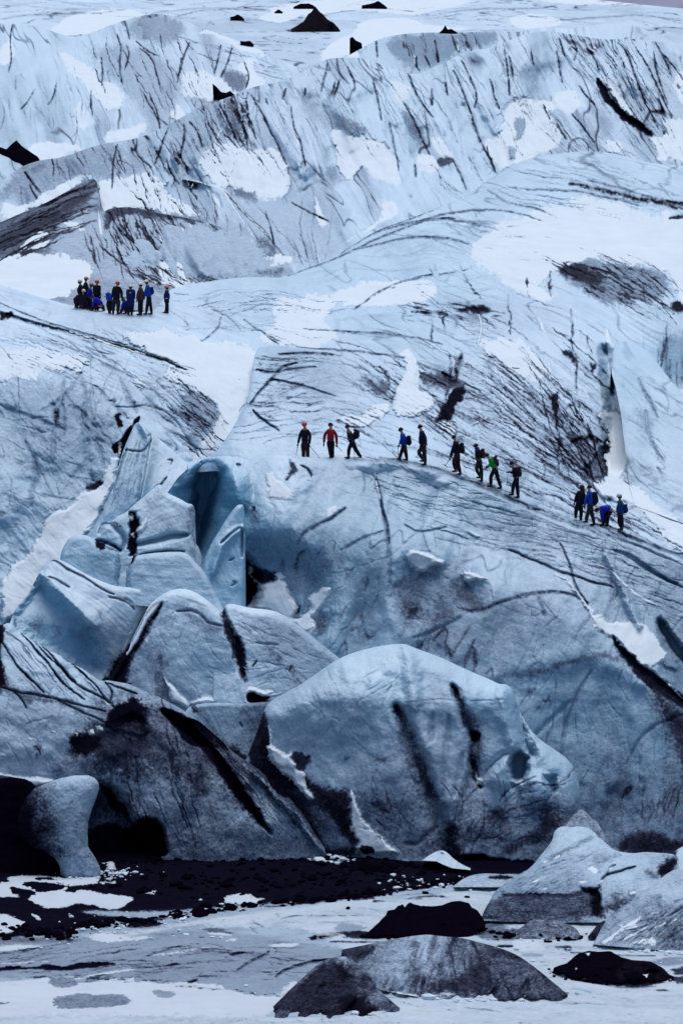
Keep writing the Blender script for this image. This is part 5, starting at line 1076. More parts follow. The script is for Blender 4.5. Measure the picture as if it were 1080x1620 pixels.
dirt_dark('S8','Y3','190 385 210 380 215 400',val=.7,f=2)

# ================================================================== SHEETS: lagoon and what floats in it
body('L','lagoon_ice',M_LAG,kind='structure',plane=1,crest=[(-240,1330),(1320,1330)],bot=1900,va=4,ra=.10,rw=200,rb=.03,rs=.008,fold=.05,fw=22,foldd=.16,vein=.3,va_dir=-2,sn=.0,
     tone=[(540,1450,.08),(900,1500,.1),(700,1600,.10),(100,1600,.1),(200,1520,.3),(540,1400,.1)],bl=[(0,0,.15)],dir=[(0,0,-3),(300,1520,-8),(900,1500,4)],streak=.045,L=30)
BG = dict(onplane=1,steep=1)
body('I1B','ash_pyramid',M_BERG,'small dark pointed pyramid of dirty ice behind the big right iceberg','iceberg',crest=[(878,1335),(893,1308),(905,1291),(918,1279),(926,1284),(930,1290),(945,1300),(955,1320),(968,1345)],bot=1400,D=(112.5,115.4),rp=8,ra=.2,tone=[(920,1300,.5)],bl=[(0,0,.1)],dir=[(0,0,60)],**BG)
body('I3','edge_iceberg',M_BERG,'small pale iceberg cut by the right edge behind the other icebergs','iceberg',crest=[(1054,1375),(1058,1354),(1070,1345),(1080,1339),(1100,1336),(1130,1350),(1150,1400)],bot=1420,D=(109.6,112.6),rp=10,ra=.2,tone=[(1080,1360,.14)],bl=[(0,0,.3)],**BG)
body('I1','large_iceberg',M_BERG,'large pale iceberg with a knob on top and a dark undercut flank near the right','iceberg',
     crest=[(760,1456),(765,1442),(775,1425),(780,1414),(795,1400),(820,1385),(840,1373),(856,1352),(868,1338),(875,1326),(876,1316),(884,1309),(895,1307),(903,1309),(915,1305),(930,1307),(940,1314),(945,1325),(955,1331),(965,1341),(975,1347),(1000,1351),(1020,1348),(1045,1350),(1060,1351),(1068,1353),(1074,1375)],
     bot=[(760,1457),(790,1458),(850,1460),(945,1460),(1074,1462)],iso=[[(760,1460,106.7),(1074,1460,106.7)],[(760,1420,108.0),(1074,1400,108.4)],[(760,1380,110.5),(1074,1345,112)],[(760,1305,115),(1074,1305,115)]],
     rp=12,ra=.3,rb=.08,rs=.012,tone=[(900,1330,.2),(860,1380,.3),(960,1360,.22),(1000,1380,.18),(980,1430,.34),(840,1430,.5),(900,1430,.5),(1040,1370,.3)],bl=[(920,1310,.3),(840,1430,.5),(980,1410,.35)],dir=[(860,1370,-30),(920,1330,-30),(1000,1380,-15),(840,1430,10)],streak=.03,**BG)
body('I6','low_rock_ice',M_BERG,'low dark grey hump of dirty ice in front of the large iceberg','iceberg',crest=[(800,1483),(808,1474),(822,1470),(835,1459),(845,1454),(862,1456),(880,1456),(900,1463),(914,1472),(919,1486)],bot=1486,D=(104.4,105.9),rp=9,ra=.15,tone=[(860,1470,.6)],bl=[(0,0,0)],**BG)
body('R8','shore_rock',M_ASH,'small black rock of ash between the large iceberg and the far right one','rock',crest=[(930,1482),(938,1472),(945,1463),(955,1457),(962,1462),(966,1484)],bot=1485,D=(104.3,105.2),rp=6,ra=.12,rb=.1,tone=[(0,0,.8)],bl=[(0,0,0)],jag=1.5,**BG)
body('I2','corner_iceberg',M_BERG,'speckled iceberg with slanting snow patches cut by the right edge','iceberg',crest=[(938,1494),(948,1475),(956,1460),(975,1440),(990,1432),(1002,1428),(1010,1415),(1025,1405),(1033,1402),(1045,1390),(1060,1379),(1075,1374),(1110,1380),(1150,1420),(1190,1500)],
     bot=[(938,1495),(1000,1500),(1060,1506),(1190,1510)],iso=[[(938,1500,103.2),(1140,1505,102.8)],[(938,1440,105),(1140,1440,104.6)],[(938,1370,108.5),(1140,1366,107)]],rp=12,ra=.25,rb=.08,rs=.012,tone=[(1000,1450,.4),(1050,1400,.24),(1060,1470,.52),(980,1480,.38)],bl=[(0,0,.25)],dir=[(0,0,-42)],streak=.03,**BG)
body('S8','snow_mound',M_BERG,'small white snow mound at the foot of the blue dome','snow mound',crest=[(668,1361),(684,1350),(697,1345),(706,1348),(718,1360),(732,1369),(744,1374)],bot=[(668,1362),(690,1363),(700,1368),(715,1374),(744,1377)],D=(114.2,115.8),rp=8,ra=.1,sn=.42,streak=0,tone=[(0,0,.2)],**BG)
body('I7','flat_floe',M_BERG,'flat grey floe with a dark slab on top in front of the undercut wall','ice floe',crest=[(718,1402),(730,1392),(745,1385),(765,1382),(790,1383),(812,1386),(824,1400)],bot=1404,D=(111.8,113.2),rp=5,ra=.1,tone=[(0,0,.34)],bl=[(0,0,.2)],dir=[(0,0,2)],**BG)
body('B1','black_mound',M_ASH,'long jagged mound of black ash on the lagoon ice left of the large iceberg','ash mound',crest=[(581,1476),(598,1460),(610,1447),(613,1440),(624,1440),(630,1433),(637,1432),(640,1437),(645,1430),(649,1428),(665,1433),(700,1432),(714,1425),(728,1424),(742,1430),(746,1437),(755,1442),(762,1452),(768,1462)],
     bot=[(581,1477),(600,1480),(660,1483),(740,1483),(768,1464)],D=(104.8,107.2),rp=10,ra=.25,rb=.12,tone=[(0,0,1.3)],bl=[(0,0,0)],jag=4,**BG)
body('B2','low_black_mound',M_ASH,'low black ash mound with thin snow bits in front of the speckled corner iceberg','ash mound',crest=[(876,1532),(895,1525),(910,1513),(918,1507),(930,1504),(945,1507),(965,1507),(982,1514),(1000,1519),(1030,1521),(1050,1534),(1062,1546)],
     bot=[(876,1533),(905,1546),(930,1554),(980,1557),(1020,1556),(1062,1548)],D=(98.8,101),rp=10,ra=.2,rb=.12,tone=[(940,1520,1.3),(1000,1545,.9),(1040,1535,.95)],bl=[(0,0,0)],jag=3,va=2,**BG)
body('I4','grey_ribbed_iceberg',M_BERG,'long grey ribbed iceberg in the bottom middle of the lagoon','iceberg',crest=[(540,1503),(560,1499),(600,1491),(640,1483),(665,1480),(678,1479),(700,1482),(730,1484),(760,1492),(790,1500),(820,1512),(850,1534),(875,1555),(893,1570),(900,1576)],
     bot=[(540,1504),(560,1545),(600,1566),(620,1571),(665,1578),(720,1581),(800,1582),(900,1578)],iso=[[(540,1582,96.7),(900,1582,96.7)],[(540,1540,98.3),(900,1540,98.3)],[(540,1479,102.4),(900,1479,102.4)]],rp=14,ra=.25,rb=.05,rs=.015,
     tone=[(600,1510,.5),(670,1500,.28),(620,1550,.42),(720,1510,.52),(780,1530,.72),(850,1560,.72),(660,1560,.55)],bl=[(0,0,.2)],fold=.28,foldd=.25,fw=15,va_dir=105,dir=[(600,1520,125),(670,1520,110),(780,1530,75),(850,1550,60)],streak=.04,L=26,**BG)
body('I5','dark_iceberg',M_BERG,'dark grey dirty iceberg hump at the bottom edge left of the ribbed one','iceberg',crest=[(414,1612),(428,1597),(443,1582),(462,1563),(485,1542),(500,1528),(515,1519),(530,1515),(545,1513),(556,1518),(570,1531),(588,1555),(608,1575),(628,1592),(637,1599)],
     bot=[(414,1614),(440,1622),(530,1632),(590,1612),(637,1600)],iso=[[(414,1625,94),(637,1600,95.3)],[(414,1580,95.5),(637,1580,96)],[(414,1513,99.5),(637,1513,99.5)]],rp=14,ra=.25,rb=.05,rs=.012,
     fold=.15,foldd=.2,fw=15,va_dir=120,tone=[(500,1540,.6),(545,1525,.42),(520,1590,.8),(600,1580,.62)],bl=[(0,0,.1)],dir=[(480,1560,-40),(600,1570,45)],streak=.035,**BG)
body('S9','snow_chunk',M_BERG,'small white snow chunk beside the dark iceberg at the bottom edge','snow chunk',crest=[(592,1604),(600,1597),(612,1597),(618,1602),(632,1603),(637,1610)],bot=1612,D=(94.9,95.5),rp=4,ra=.03,sn=1,tone=[(0,0,.1)],**BG)
# black ash peaks and stones standing on the upper glacier
def ash(name, lab, crest, bot, ref, nearer=1.0, depth=2.0, cat='ash cone', tone=1.0, body_name='ash_cone', jag=1.2, **k):
    u = sum(p[0] for p in crest) / len(crest); v = max(p[1] for p in crest)
    d = float(sample(B[ref], 'D', np.array([u]), np.array([min(v, B[ref]['win'][3] - 2)]))[0]) - nearer
    body(name, body_name, M_ASH, lab, cat, crest=crest, bot=bot, D=(d, d + depth), rp=5, ra=.3, rb=.1, tone=[(0, 0, tone * 1.25)], bl=[(0, 0, 0)], jag=jag, back=3, steep=1, **k)
ash('K1','black volcanic ash cone with a sharp tip on the skyline snow at the top',[(460,46),(470,40),(480,33),(487,22),(492,18),(498,8),(505,17),(511,21),(518,30),(527,35),(538,48)],[(460,47),(480,52),(510,53),(538,49)],'T',4,4,tone=.72,jag=3)
ash('K2','black ash hill at the left edge below the skyline slopes',[(-70,240),(-40,222),(0,232),(10,236),(20,226),(26,221),(34,230),(46,238),(59,246),(40,256),(20,266),(0,272)][:9]+[(62,250)],285,'H1',2,4,tone=1)
ash('K3','tiny twin pointed black ash cone behind the big streaked ridge',[(694,52),(700,46),(704,39),(708,46),(714,45),(724,51)],56,'H2',1,2)
ash('K4','small leaning black rock left of the twin ash cone',[(553,60),(557,57),(563,63),(572,67),(578,69),(572,76)],[(553,62),(562,72),(572,78)],'T',20,2,'rock',body_name='dark_rock')
ash('K5','flat black stones on the skyline left of the sharp ash cone',[(364,26),(370,25),(376,22),(383,26),(386,29)],30,'T',8,2,'rock',body_name='dark_rock')
ash('K6','low black rubble strip on the skyline at the top middle',[(464,10),(475,5),(488,4),(497,8)],11,'T',8,2,'rock',body_name='dark_rock')
ash('K7','black rocks on the skyline snow above the dark blue ridge',[(572,8),(580,6),(590,4),(598,0),(608,7),(612,10)],12,'T',8,2,'rock',body_name='dark_rock')
ash('K8','long thin black rock lying on snow above the round snow patch',[(336,132),(342,136),(350,145),(358,146),(364,143),(372,150),(374,154)],[(336,134),(350,151),(360,157),(374,156)],'H1',3,1,'rock',body_name='dark_rock')
ash('K9','small dark stones right of the round snow patch near the ash cone',[(380,64),(388,65),(395,64),(401,69)],71,'H1',3,1,'rock',body_name='dark_rock')
ash('K10','tiny dark stone on snow between two skyline rocks',[(434,19),(440,14),(447,18)],21,'T',4,1,'rock',body_name='dark_rock')

# join the glacier's sheets into one terrain object
def join_sheets(name, items):
    V, Q, Cc = [], [], []; n = 0
    for P, cols, mat in items:
        r, c, _ = P.shape
        i = np.arange(r * c).reshape(r, c) + n
        Q.append(np.stack([i[:-1, :-1], i[:-1, 1:], i[1:, 1:], i[1:, :-1]], -1).reshape(-1, 4)); V.append(P.reshape(-1, 3)); Cc.append(cols.reshape(-1, 4)); n += r * c
    V = np.concatenate(V); Q = np.concatenate(Q); Cc = np.concatenate(Cc)
    me = bpy.data.meshes.new(name)
    me.vertices.add(len(V)); me.vertices.foreach_set('co', V.reshape(-1).astype(np.float32))
    me.loops.add(Q.size); me.loops.foreach_set('vertex_index', Q.reshape(-1).astype(np.int32))
    me.polygons.add(len(Q)); me.polygons.foreach_set('loop_start', (np.arange(len(Q)) * 4).astype(np.int32)); me.polygons.foreach_set('loop_total', np.full(len(Q), 4, np.int32))
    me.update(calc_edges=True); me.polygons.foreach_set('use_smooth', np.ones(len(Q), bool))
    at = me.attributes.new('ice', 'FLOAT_COLOR', 'POINT'); at.data.foreach_set('color', Cc.reshape(-1).astype(np.float32))
    me.materials.append(items[0][2])
    o = bpy.data.objects.new(name, me); COL.objects.link(o); o['kind'] = 'structure'
    return o
join_sheets('glacier', JOIN)

# far mountain behind the skyline
def mountain():
    us = np.linspace(840, 1400, 60); rows = []
    top = np.interp(us, [840, 900, 950, 1000, 1080, 1200, 1400], [30, 6, -20, -60, -120, -160, -200])
    for k, (f, D) in enumerate(((0, 3300), (.3, 3150), (.6, 3000), (1, 2800))):
        v = top * (1 - f) + 40 * f + (0 if k == 0 else 4 * fbm(us, us * 0 + k * 50, 40, 5 + k, 3))
        rows.append(pt(us, v, D))
    P = np.stack(rows, 0)
    m = bpy.data.materials.new('far_slope'); m.use_nodes = True
    b_ = m.node_tree.nodes['Principled BSDF']; b_.inputs['Roughness'].default_value = 1
    t = m.node_tree.nodes.new('ShaderNodeTexNoise'); t.inputs['Scale'].default_value = .02
    rmp = m.node_tree.nodes.new('ShaderNodeValToRGB'); rmp.color_ramp.elements[0].color = (.17, .18, .28, 1); rmp.color_ramp.elements[1].color = (.28, .29, .40, 1)
    tc_ = m.node_tree.nodes.new('ShaderNodeTexCoord')
    m.node_tree.links.new(tc_.outputs['Object'], t.inputs['Vector']); m.node_tree.links.new(t.outputs[0], rmp.inputs[0]); m.node_tree.links.new(rmp.outputs[0], b_.inputs['Base Color'])
    o = grid_mesh('mountain', P, np.ones(P.shape[:2] + (4,)), m); o['kind'] = 'structure'
mountain()

# loose ash stones and crumbled ice lying on the lagoon and along the foot of the ice
def scatter(name, label, cat, n, areas, size, mat, seed, tone=(1, 0, 0)):
    rnd = random.Random(seed); Vs, Fs, Ms = [], [], 0
    base = [(0, 0, 1), (.89, 0, .45), (.28, .85, .45), (-.72, .53, .45), (-.72, -.53, .45), (.28, -.85, .45), (.72, .53, -.45), (-.28, .85, -.45), (-.89, 0, -.45), (-.28, -.85, -.45), (.72, -.53, -.45), (0, 0, -1)]
    tri = [(0, 1, 2), (0, 2, 3), (0, 3, 4), (0, 4, 5), (0, 5, 1), (1, 6, 2), (2, 7, 3), (3, 8, 4), (4, 9, 5), (5, 10, 1), (6, 7, 2), (7, 8, 3), (8, 9, 4), (9, 10, 5), (10, 6, 1), (11, 7, 6), (11, 8, 7), (11, 9, 8), (11, 10, 9), (11, 6, 10)]
    tot = sum(a[3] for a in areas)
    for a in areas:
        P = pts('P', a[0]) if isinstance(a[0], str) else a[0]
        m = int(n * a[3] / tot)
        for _ in range(m):
            t = rnd.random() * (len(P) - 1); i = int(t); f = t - i
            u = P[i][0] * (1 - f) + P[i + 1][0] * f + rnd.gauss(0, a[1]); v = P[i][1] * (1 - f) + P[i + 1][1] * f + rnd.gauss(0, a[2])
            if v < 1346: v = 1346 + rnd.random() * 6
            D = float(sample(B['L'], 'D', np.array([u]), np.array([v]))[0]); o = pt(u, v, D)
            s = size * rnd.lognormvariate(0, .55); k0 = len(Vs); sq = rnd.uniform(.4, .8); an = rnd.random() * 6.28
            for (x, y, z) in base:
                j = [rnd.uniform(.7, 1.25) for _ in range(3)]
                xx = x * j[0] * 1.25; yy = y * j[1]
                Vs.append((o[0] + s * (xx * math.cos(an) - yy * math.sin(an)), o[1] + s * (xx * math.sin(an) + yy * math.cos(an)), o[2] + s * z * j[2] * sq + s * .15))
            Fs += [tuple(q + k0 for q in t3) for t3 in tri]
    me = bpy.data.meshes.new(name); me.from_pydata(Vs, [], Fs); me.update()
    at = me.attributes.new('ice', 'FLOAT_COLOR', 'POINT'); at.data.foreach_set('color', np.tile(np.array([*tone, 1.0], np.float32), len(Vs)))
    me.materials.append(mat)
    o = bpy.data.objects.new(name, me); COL.objects.link(o); o['kind'] = 'stuff'; o['label'] = label; o['category'] = cat
    return o
scatter('gravel', 'loose black ash stones strewn along the foot of the ice and the dark bank', 'gravel', 1500,
        [('150 1364 380 1358 520 1362 740 1376', 6, 4, 3), ('110 1470 240 1456 380 1434 560 1420 735 1396', 10, 3, 4), ('200 1400 700 1390', 40, 12, 3), ('580 1480 660 1484 770 1470', 8, 2, 2), ('878 1536 930 1555 1060 1552', 10, 2, 2), ('560 1372 620 1378', 14, 3, 1), ('0 1470 120 1480', 16, 5, 1), ('780 1480 920 1486', 14, 3, .8)], .07, M_ASH, 5)
scatter('ice_rubble', 'crumbled pale ice bits lying on the lagoon ice', 'ice rubble', 700,
        [('465 1352 505 1358 545 1362', 8, 3, 2), ('100 1392 160 1386 210 1380', 16, 5, 1), ('540 1548 600 1570 720 1584 900 1580', 6, 1.5, 1.5), ('940 1500 1080 1510', 14, 2, 1), ('100 1480 400 1450', 60, 14, 1.5), ('600 1560 1080 1500', 120, 30, 2), ('640 1400 760 1400', 40, 8, 1)], .05, M_BERG, 9, (.12, .5, .1))
# ================================================================== PEOPLE
def flat(name, col, rough=.75, spec=.15):
    m = bpy.data.materials.new(name); m.use_nodes = True
    nt = m.node_tree; b_ = nt.nodes['Principled BSDF']
    t = nt.nodes.new('ShaderNodeTexNoise'); t.inputs['Scale'].default_value = 9; t.inputs['Detail'].default_value = 3
    tc = nt.nodes.new('ShaderNodeTexCoord'); nt.links.new(tc.outputs['Object'], t.inputs['Vector'])
    mx = nt.nodes.new('ShaderNodeMix'); mx.data_type = 'RGBA'
    mx.inputs[6].default_value = (*[c * .7 for c in col], 1); mx.inputs[7].default_value = (*[min(1, c * 1.3) for c in col], 1)
    nt.links.new(t.outputs[0], mx.inputs[0]); nt.links.new(mx.outputs[2], b_.inputs['Base Color'])
    b_.inputs['Roughness'].default_value = rough; b_.inputs['Specular IOR Level'].default_value = spec
    return m
MC = {k: flat(n, c, *r) for k, (n, c, *r) in dict(
    skin=('skin', (.42, .22, .16)), black=('black_cloth', (.006, .006, .014)), dark=('dark_navy_cloth', (.010, .009, .024)), char=('charcoal_cloth', (.022, .018, .028)),
    brown=('dark_brown_cloth', (.045, .026, .028)), maroon=('maroon_cloth', (.032, .008, .018)), red=('red_cloth', (.26, .012, .022)), blue=('blue_cloth', (.008, .045, .34)), royal=('royal_blue_cloth', (.012, .02, .40)),
    navy=('navy_cloth', (.008, .012, .10)), teal=('petrol_blue_cloth', (.008, .05, .15)), green=('green_cloth', (.008, .24, .03)), white=('white_cloth', (.6, .64, .7)), sea=('sea_green_cloth', (.01, .22, .13)),
    orange=('orange_shell', (.52, .10, .03), .35, .5), orred=('orange_red_shell', (.5, .06, .03), .35, .5), redh=('red_shell', (.6, .02, .03), .35, .5), grey=('grey_shell', (.42, .42, .42), .4, .5), cream=('cream_shell', (.62, .58, .48), .4, .5),
    pink=('pink_shell', (.6, .2, .18), .4, .5), hair=('dark_hair', (.015, .009, .008)), auburn=('auburn_hair', (.05, .015, .010)), boot=('boot_leather', (.012, .009, .012), .5, .3), tan=('tan_boot_leather', (.10, .045, .03)),
    metal=('pole_metal', (.10, .08, .10), .35, .5), wood=('axe_shaft', (.10, .03, .03), .5, .3), strap=('strap_web', (.5, .48, .42)), blk=('plain_black', (.003, .003, .005))).items()}

def link(name, me, mat, parent=None, loc=None):
    o = bpy.data.objects.new(name, me); COL.objects.link(o)
    me.materials.clear() if len(me.materials) else None
    me.materials.append(mat)
    if parent: o.parent = parent
    if loc is not None: o.location = loc
    return o

def skin_mesh(nodes, edges, root=0, sub=1, fat=1.28):
    """one continuous surface grown round connected joints; nodes: (x, y, z, radius)"""
    me = bpy.data.meshes.new('t'); me.from_pydata([n[:3] for n in nodes], edges, [])
    o = bpy.data.objects.new('t', me); COL.objects.link(o)
    o.modifiers.new('s', 'SKIN').use_smooth_shade = True
    for i, n in enumerate(nodes):
        r = n[3] if isinstance(n[3], tuple) else (n[3], n[3])
        r = (r[0] * fat, r[1] * fat)
        me.skin_vertices[0].data[i].radius = r
        me.skin_vertices[0].data[i].use_root = (i == root)
    sb = o.modifiers.new('d', 'SUBSURF'); sb.levels = sub; sb.render_levels = sub
    dg = bpy.context.evaluated_depsgraph_get(); dg.update()
    r = bpy.data.meshes.new_from_object(o.evaluated_get(dg), depsgraph=dg)
    bpy.data.objects.remove(o); bpy.data.meshes.remove(me)
    for p in r.polygons: p.use_smooth = True
    return r

def ell(c, r, rot=0.0, cut=None, seg=14, ring=10):
    """ellipsoid (optionally only the part above cut, -1..1), tilted in the picture plane"""
    vs, fs = [], []
    lo = -1.0 if cut is None else cut
    for i in range(ring + 1):
        s = lo + (1 - lo) * i / ring; s = math.sin(s * math.pi / 2) if cut is None else s
        q = math.sqrt(max(0, 1 - s * s))
        for j in range(seg):
            a = 2 * math.pi * j / seg
            x, y, z = r[0] * q * math.cos(a), r[1] * q * math.sin(a), r[2] * s
            vs.append((c[0] + x * math.cos(rot) + z * math.sin(rot), c[1] + y, c[2] - x * math.sin(rot) + z * math.cos(rot)))
    for i in range(ring):
        for j in range(seg):
            fs.append((i * seg + j, i * seg + (j + 1) % seg, (i + 1) * seg + (j + 1) % seg, (i + 1) * seg + j))
    fs.append(tuple(range(seg))[::-1])
    return vs, fs

def mesh_of(parts, name='m', smooth=True):
    V, Fc = [], []
    for vs, fs in parts:
        n = len(V); V += vs; Fc += [tuple(i + n for i in f) for f in fs]
    me = bpy.data.meshes.new(name); me.from_pydata(V, [], Fc); me.update()
    for p in me.polygons: p.use_smooth = smooth
    return me

def tube(path, rads, seg=8):
    vs, fs = [], []
    P = [Vector(p) for p in path]
    for i, p in enumerate(P):
        t = (P[min(i + 1, len(P) - 1)] - P[max(i - 1, 0)]).normalized()
        a = t.cross(Vector((0, 1, 0.01))); a = a.normalized() if a.length > 1e-4 else Vector((1, 0, 0)); b_ = t.cross(a)
        for j in range(seg):
            q = 2 * math.pi * j / seg
            vs.append(tuple(p + rads[i] * (math.cos(q) * a + math.sin(q) * b_)))
    for i in range(len(P) - 1):
        for j in range(seg):
            fs.append((i * seg + j, i * seg + (j + 1) % seg, (i + 1) * seg + (j + 1) % seg, (i + 1) * seg + j))
    fs.append(tuple(range(seg))[::-1]); fs.append(tuple(range((len(P) - 1) * seg, len(P) * seg)))
    return vs, fs

def ground(u, v, bodyname='U'):
    D = float(sample(B[bodyname], 'D', np.array([u]), np.array([v]))[0])
    return D

def person(label, fr, k, foot, head, neck, hip, arms, legs, jacket, trousers, hat, hatc=None, face=0, boots='boot', glove='black', w=1.0, coat=0.0, hair='hair', ref='U', group='hikers crossing the glacier', trim=None):
    """all joints are read off the photo in frame fr; lengths become metres at the person's own distance"""
    ox, oy, kk = fr
    fu, fv = ox + foot[0] * kk, oy + foot[1] * kk
    D = ground(fu, fv, ref)
    org = pt(fu, fv, D)
    m = kk * D / F
    def J(p, dy=0.0):
        return ((p[0] - foot[0]) * m, dy, -(p[1] - foot[1]) * m)
    root = bpy.data.objects.new('person', None); COL.objects.link(root); root.location = org
    root['label'] = label; root['category'] = 'person'; root['group'] = group
    side = abs(face) == 1
    sw, hw = (.17, .10)
    hd, nk, hp = J(head), J(neck), J(hip)
    up = Vector(nk) - Vector(hp); L = max(up.length, .2); un = up.normalized(); lat = Vector((un.z, 0, -un.x))
    # nodes
    N = []; E = []
    def add(p, r, par=None):
        N.append((p[0], p[1], p[2], r)); i = len(N) - 1
        if par is not None: E.append((par, i))
        return i
    def P_(t, s=0.0, dy=0.0):
        v = Vector(hp) + up * t + lat * s; return (v.x, v.y + dy, v.z)
    def off(s):      # shoulder / hip offset: across the picture when facing us, in depth when seen from the side
        return (0.0, s) if side else (s, 0.0)
    tr = (.15 if not side else .125) * w
    td = (.115 if not side else .15) * w
    def torso(k_, lo=-.08, hi=1.0, nodes=None):
        ids = []
        for t, f in ((lo, .95), (.35, .92), (.75, 1.08)):
            ids.append(add(P_(t), (tr * f * k_, td * f * k_) if False else ((tr + td) / 2 * f * k_), ids[-1] if ids else None))
        return ids
    # body: one continuous figure
    t_ids = torso(.82)
    nb = add(P_(1.0), .062, t_ids[-1])
    hb = add(((nk[0] + hd[0]) / 2, 0, (nk[2] + hd[2]) / 2), .058, nb)
    add(hd, .095, hb); add((hd[0], 0, hd[2] + .05), .075, len(N) - 1)
    arm_pts = []
    for i, (el, ha) in enumerate(arms):
        s = (-1, 1)[i]
        dx, dy = off(s * sw * w * .92)
        sh = P_(.86, dx, dy); e_ = J(el, dy * 1.1 + (0 if side else -.03)); h_ = J(ha, dy * .9 + (0 if side else -.06))
        arm_pts.append((sh, e_, h_))
        a = add(sh, .052, t_ids[-1]); a = add(e_, .040, a); a = add(h_, .030, a)
    leg_pts = []
    for i, (kn, ft) in enumerate(legs):
        s = (-1, 1)[i]
        dx, dy = off(s * hw * w)
        h0 = P_(-.08, dx if not side else 0, dy); k_ = J(kn, dy * .9); f_ = J(ft, dy * .8)
        an = (f_[0], f_[1], f_[2] + .09)
        leg_pts.append((h0, k_, an, f_))
        a = add(h0, .075, t_ids[0]); a = add(k_, .05, a); a = add(an, .036, a)
    bm = skin_mesh(N, E, 0, 1, 1.1)
    fx = face if side else 0
    hx, hy, hz = hd
    fy = -1 if face == 0 else (1 if face == 2 else 0)
    extra = [ell((hx + fx * .098, hy + fy * .098, hz - .012), (.022, .02, .028), 0, None, 6, 4),
             ell((hx - (0 if side else .095), hy - (.095 if side else 0), hz - .005), (.016, .016, .03), 0, None, 6, 4),
             ell((hx + (0 if side else .095), hy + (.095 if side else 0), hz - .005), (.016, .016, .03), 0, None, 6, 4)]
    em = mesh_of(extra)
    # merge face details into the body mesh
    import bmesh
    b2 = bmesh.new(); b2.from_mesh(bm); b2.from_mesh(em); b2.to_mesh(bm); b2.free(); bpy.data.meshes.remove(em)
    bo = link('body', bm, MC['skin'], root)
    for p in bm.polygons: p.use_smooth = True
    if fy != 1:
        ey = []
        for s in ((-1, 1) if not side else (face,)):
            ey.append(ell((hx + (s * .035 if not side else fx * .088), hy + (-.088 if not side else -.03), hz + .012), (.012, .012, .009), 0, None, 6, 4))
        ey.append(ell((hx + fx * .088, hy + fy * .088, hz - .055), (.022 if not side else .01, .01 if not side else .02, .007), 0, None, 6, 4))
        for e1 in ey[:-1]: link('eye', mesh_of([e1]), MC['hair'], root)
        link('mouth', mesh_of([ey[-1]]), MC['maroon'], root)
    # trousers
    N, E = [], []
    c0 = add(P_(-.02), .135 * w); 
    c1 = add(P_(.16), .12 * w, c0)
    for (h0, k_, an, f_) in leg_pts:
        a = add(((h0[0] * .8 + k_[0] * .2), h0[1], (h0[2] * .8 + k_[2] * .2)), .098 * w, c0); a = add(k_, .078 * w, a); a = add((an[0], an[1], an[2] + .02), .070 * w, a)
    link('trousers', skin_mesh(N, E, 0, 1), MC[trousers], root)
    # jacket
    N, E = [], []
    lo = -.10 - coat
    a0 = add(P_(lo), (.150 + .02 * (coat > 0)) * w); a1 = add(P_(.30), .140 * w, a0); a2 = add(P_(.72), .158 * w, a1); a3 = add(P_(.95), .088 * w, a2)
    for (sh, e_, h_) in arm_pts:
        a = add(sh, .078 * w, a2); a = add(e_, .062 * w, a); a = add((h_[0] * .9 + e_[0] * .1, h_[1] * .9 + e_[1] * .1, h_[2] * .9 + e_[2] * .1), .048 * w, a)
    jk = link('jacket', skin_mesh(N, E, 0, 1), MC[jacket], root)
    if trim:
        for nm, t, r_, mt in trim:
            c = P_(t)
            link(nm, mesh_of([ell((c[0], c[1], c[2]), (r_[0], r_[1], r_[2]), 0, None, 12, 8)]), MC[mt], root)
    # boots
    for i, (h0, k_, an, f_) in enumerate(leg_pts):
        fdir = fx if side else (0)
        toe = (f_[0] + fdir * .17, f_[1] + (fy * .15 if not side else 0), f_[2] + .045)
        heel = (f_[0] - fdir * .05, f_[1] - (fy * .04), f_[2] + .045)
        me = mesh_of([tube([(an[0], an[1], an[2] + .10), (an[0], an[1], an[2] + .02), (an[0], an[1], f_[2] + .03)], [.064, .066, .07]),
                      ell(((toe[0] + heel[0]) / 2, (toe[1] + heel[1]) / 2, f_[2] + .045), ((.145 if side else .062), (.062 if side else .14), .05), 0, None, 10, 6)])
        link('boot', me, MC[boots], root)
    # gloved hands: palm, four fingers and a thumb, slightly curled
    for (sh, e_, h_) in arm_pts:
        d = Vector((h_[0] - e_[0], h_[1] - e_[1], h_[2] - e_[2])).normalized(); h = Vector(h_)
        l2 = d.cross(Vector((0, 1, 0))); l2 = l2.normalized() if l2.length > .1 else Vector((1, 0, 0)); n2 = d.cross(l2)
        prt = [tube([h - d * .02, h + d * .03, h + d * .08], [.033, .042, .034])]
        for q, (o_, ln) in enumerate(((-.028, .070), (-.010, .082), (.010, .078), (.027, .062))):
            b0 = h + d * .08 + n2 * o_
            prt.append(tube([b0, b0 + d * ln * .5 + l2 * .012, b0 + d * ln * .8 + l2 * .035], [.011, .010, .008], 6))
        t0 = h + d * .03 - n2 * .035
        prt.append(tube([t0, t0 + d * .03 - n2 * .02 + l2 * .01, t0 + d * .055 - n2 * .015 + l2 * .03], [.013, .012, .010], 6))
        link('glove', mesh_of(prt), MC[glove], root)
    # headwear and hair
    tilt = math.atan2(hd[0] - nk[0], max(hd[2] - nk[2], .02)) * .6
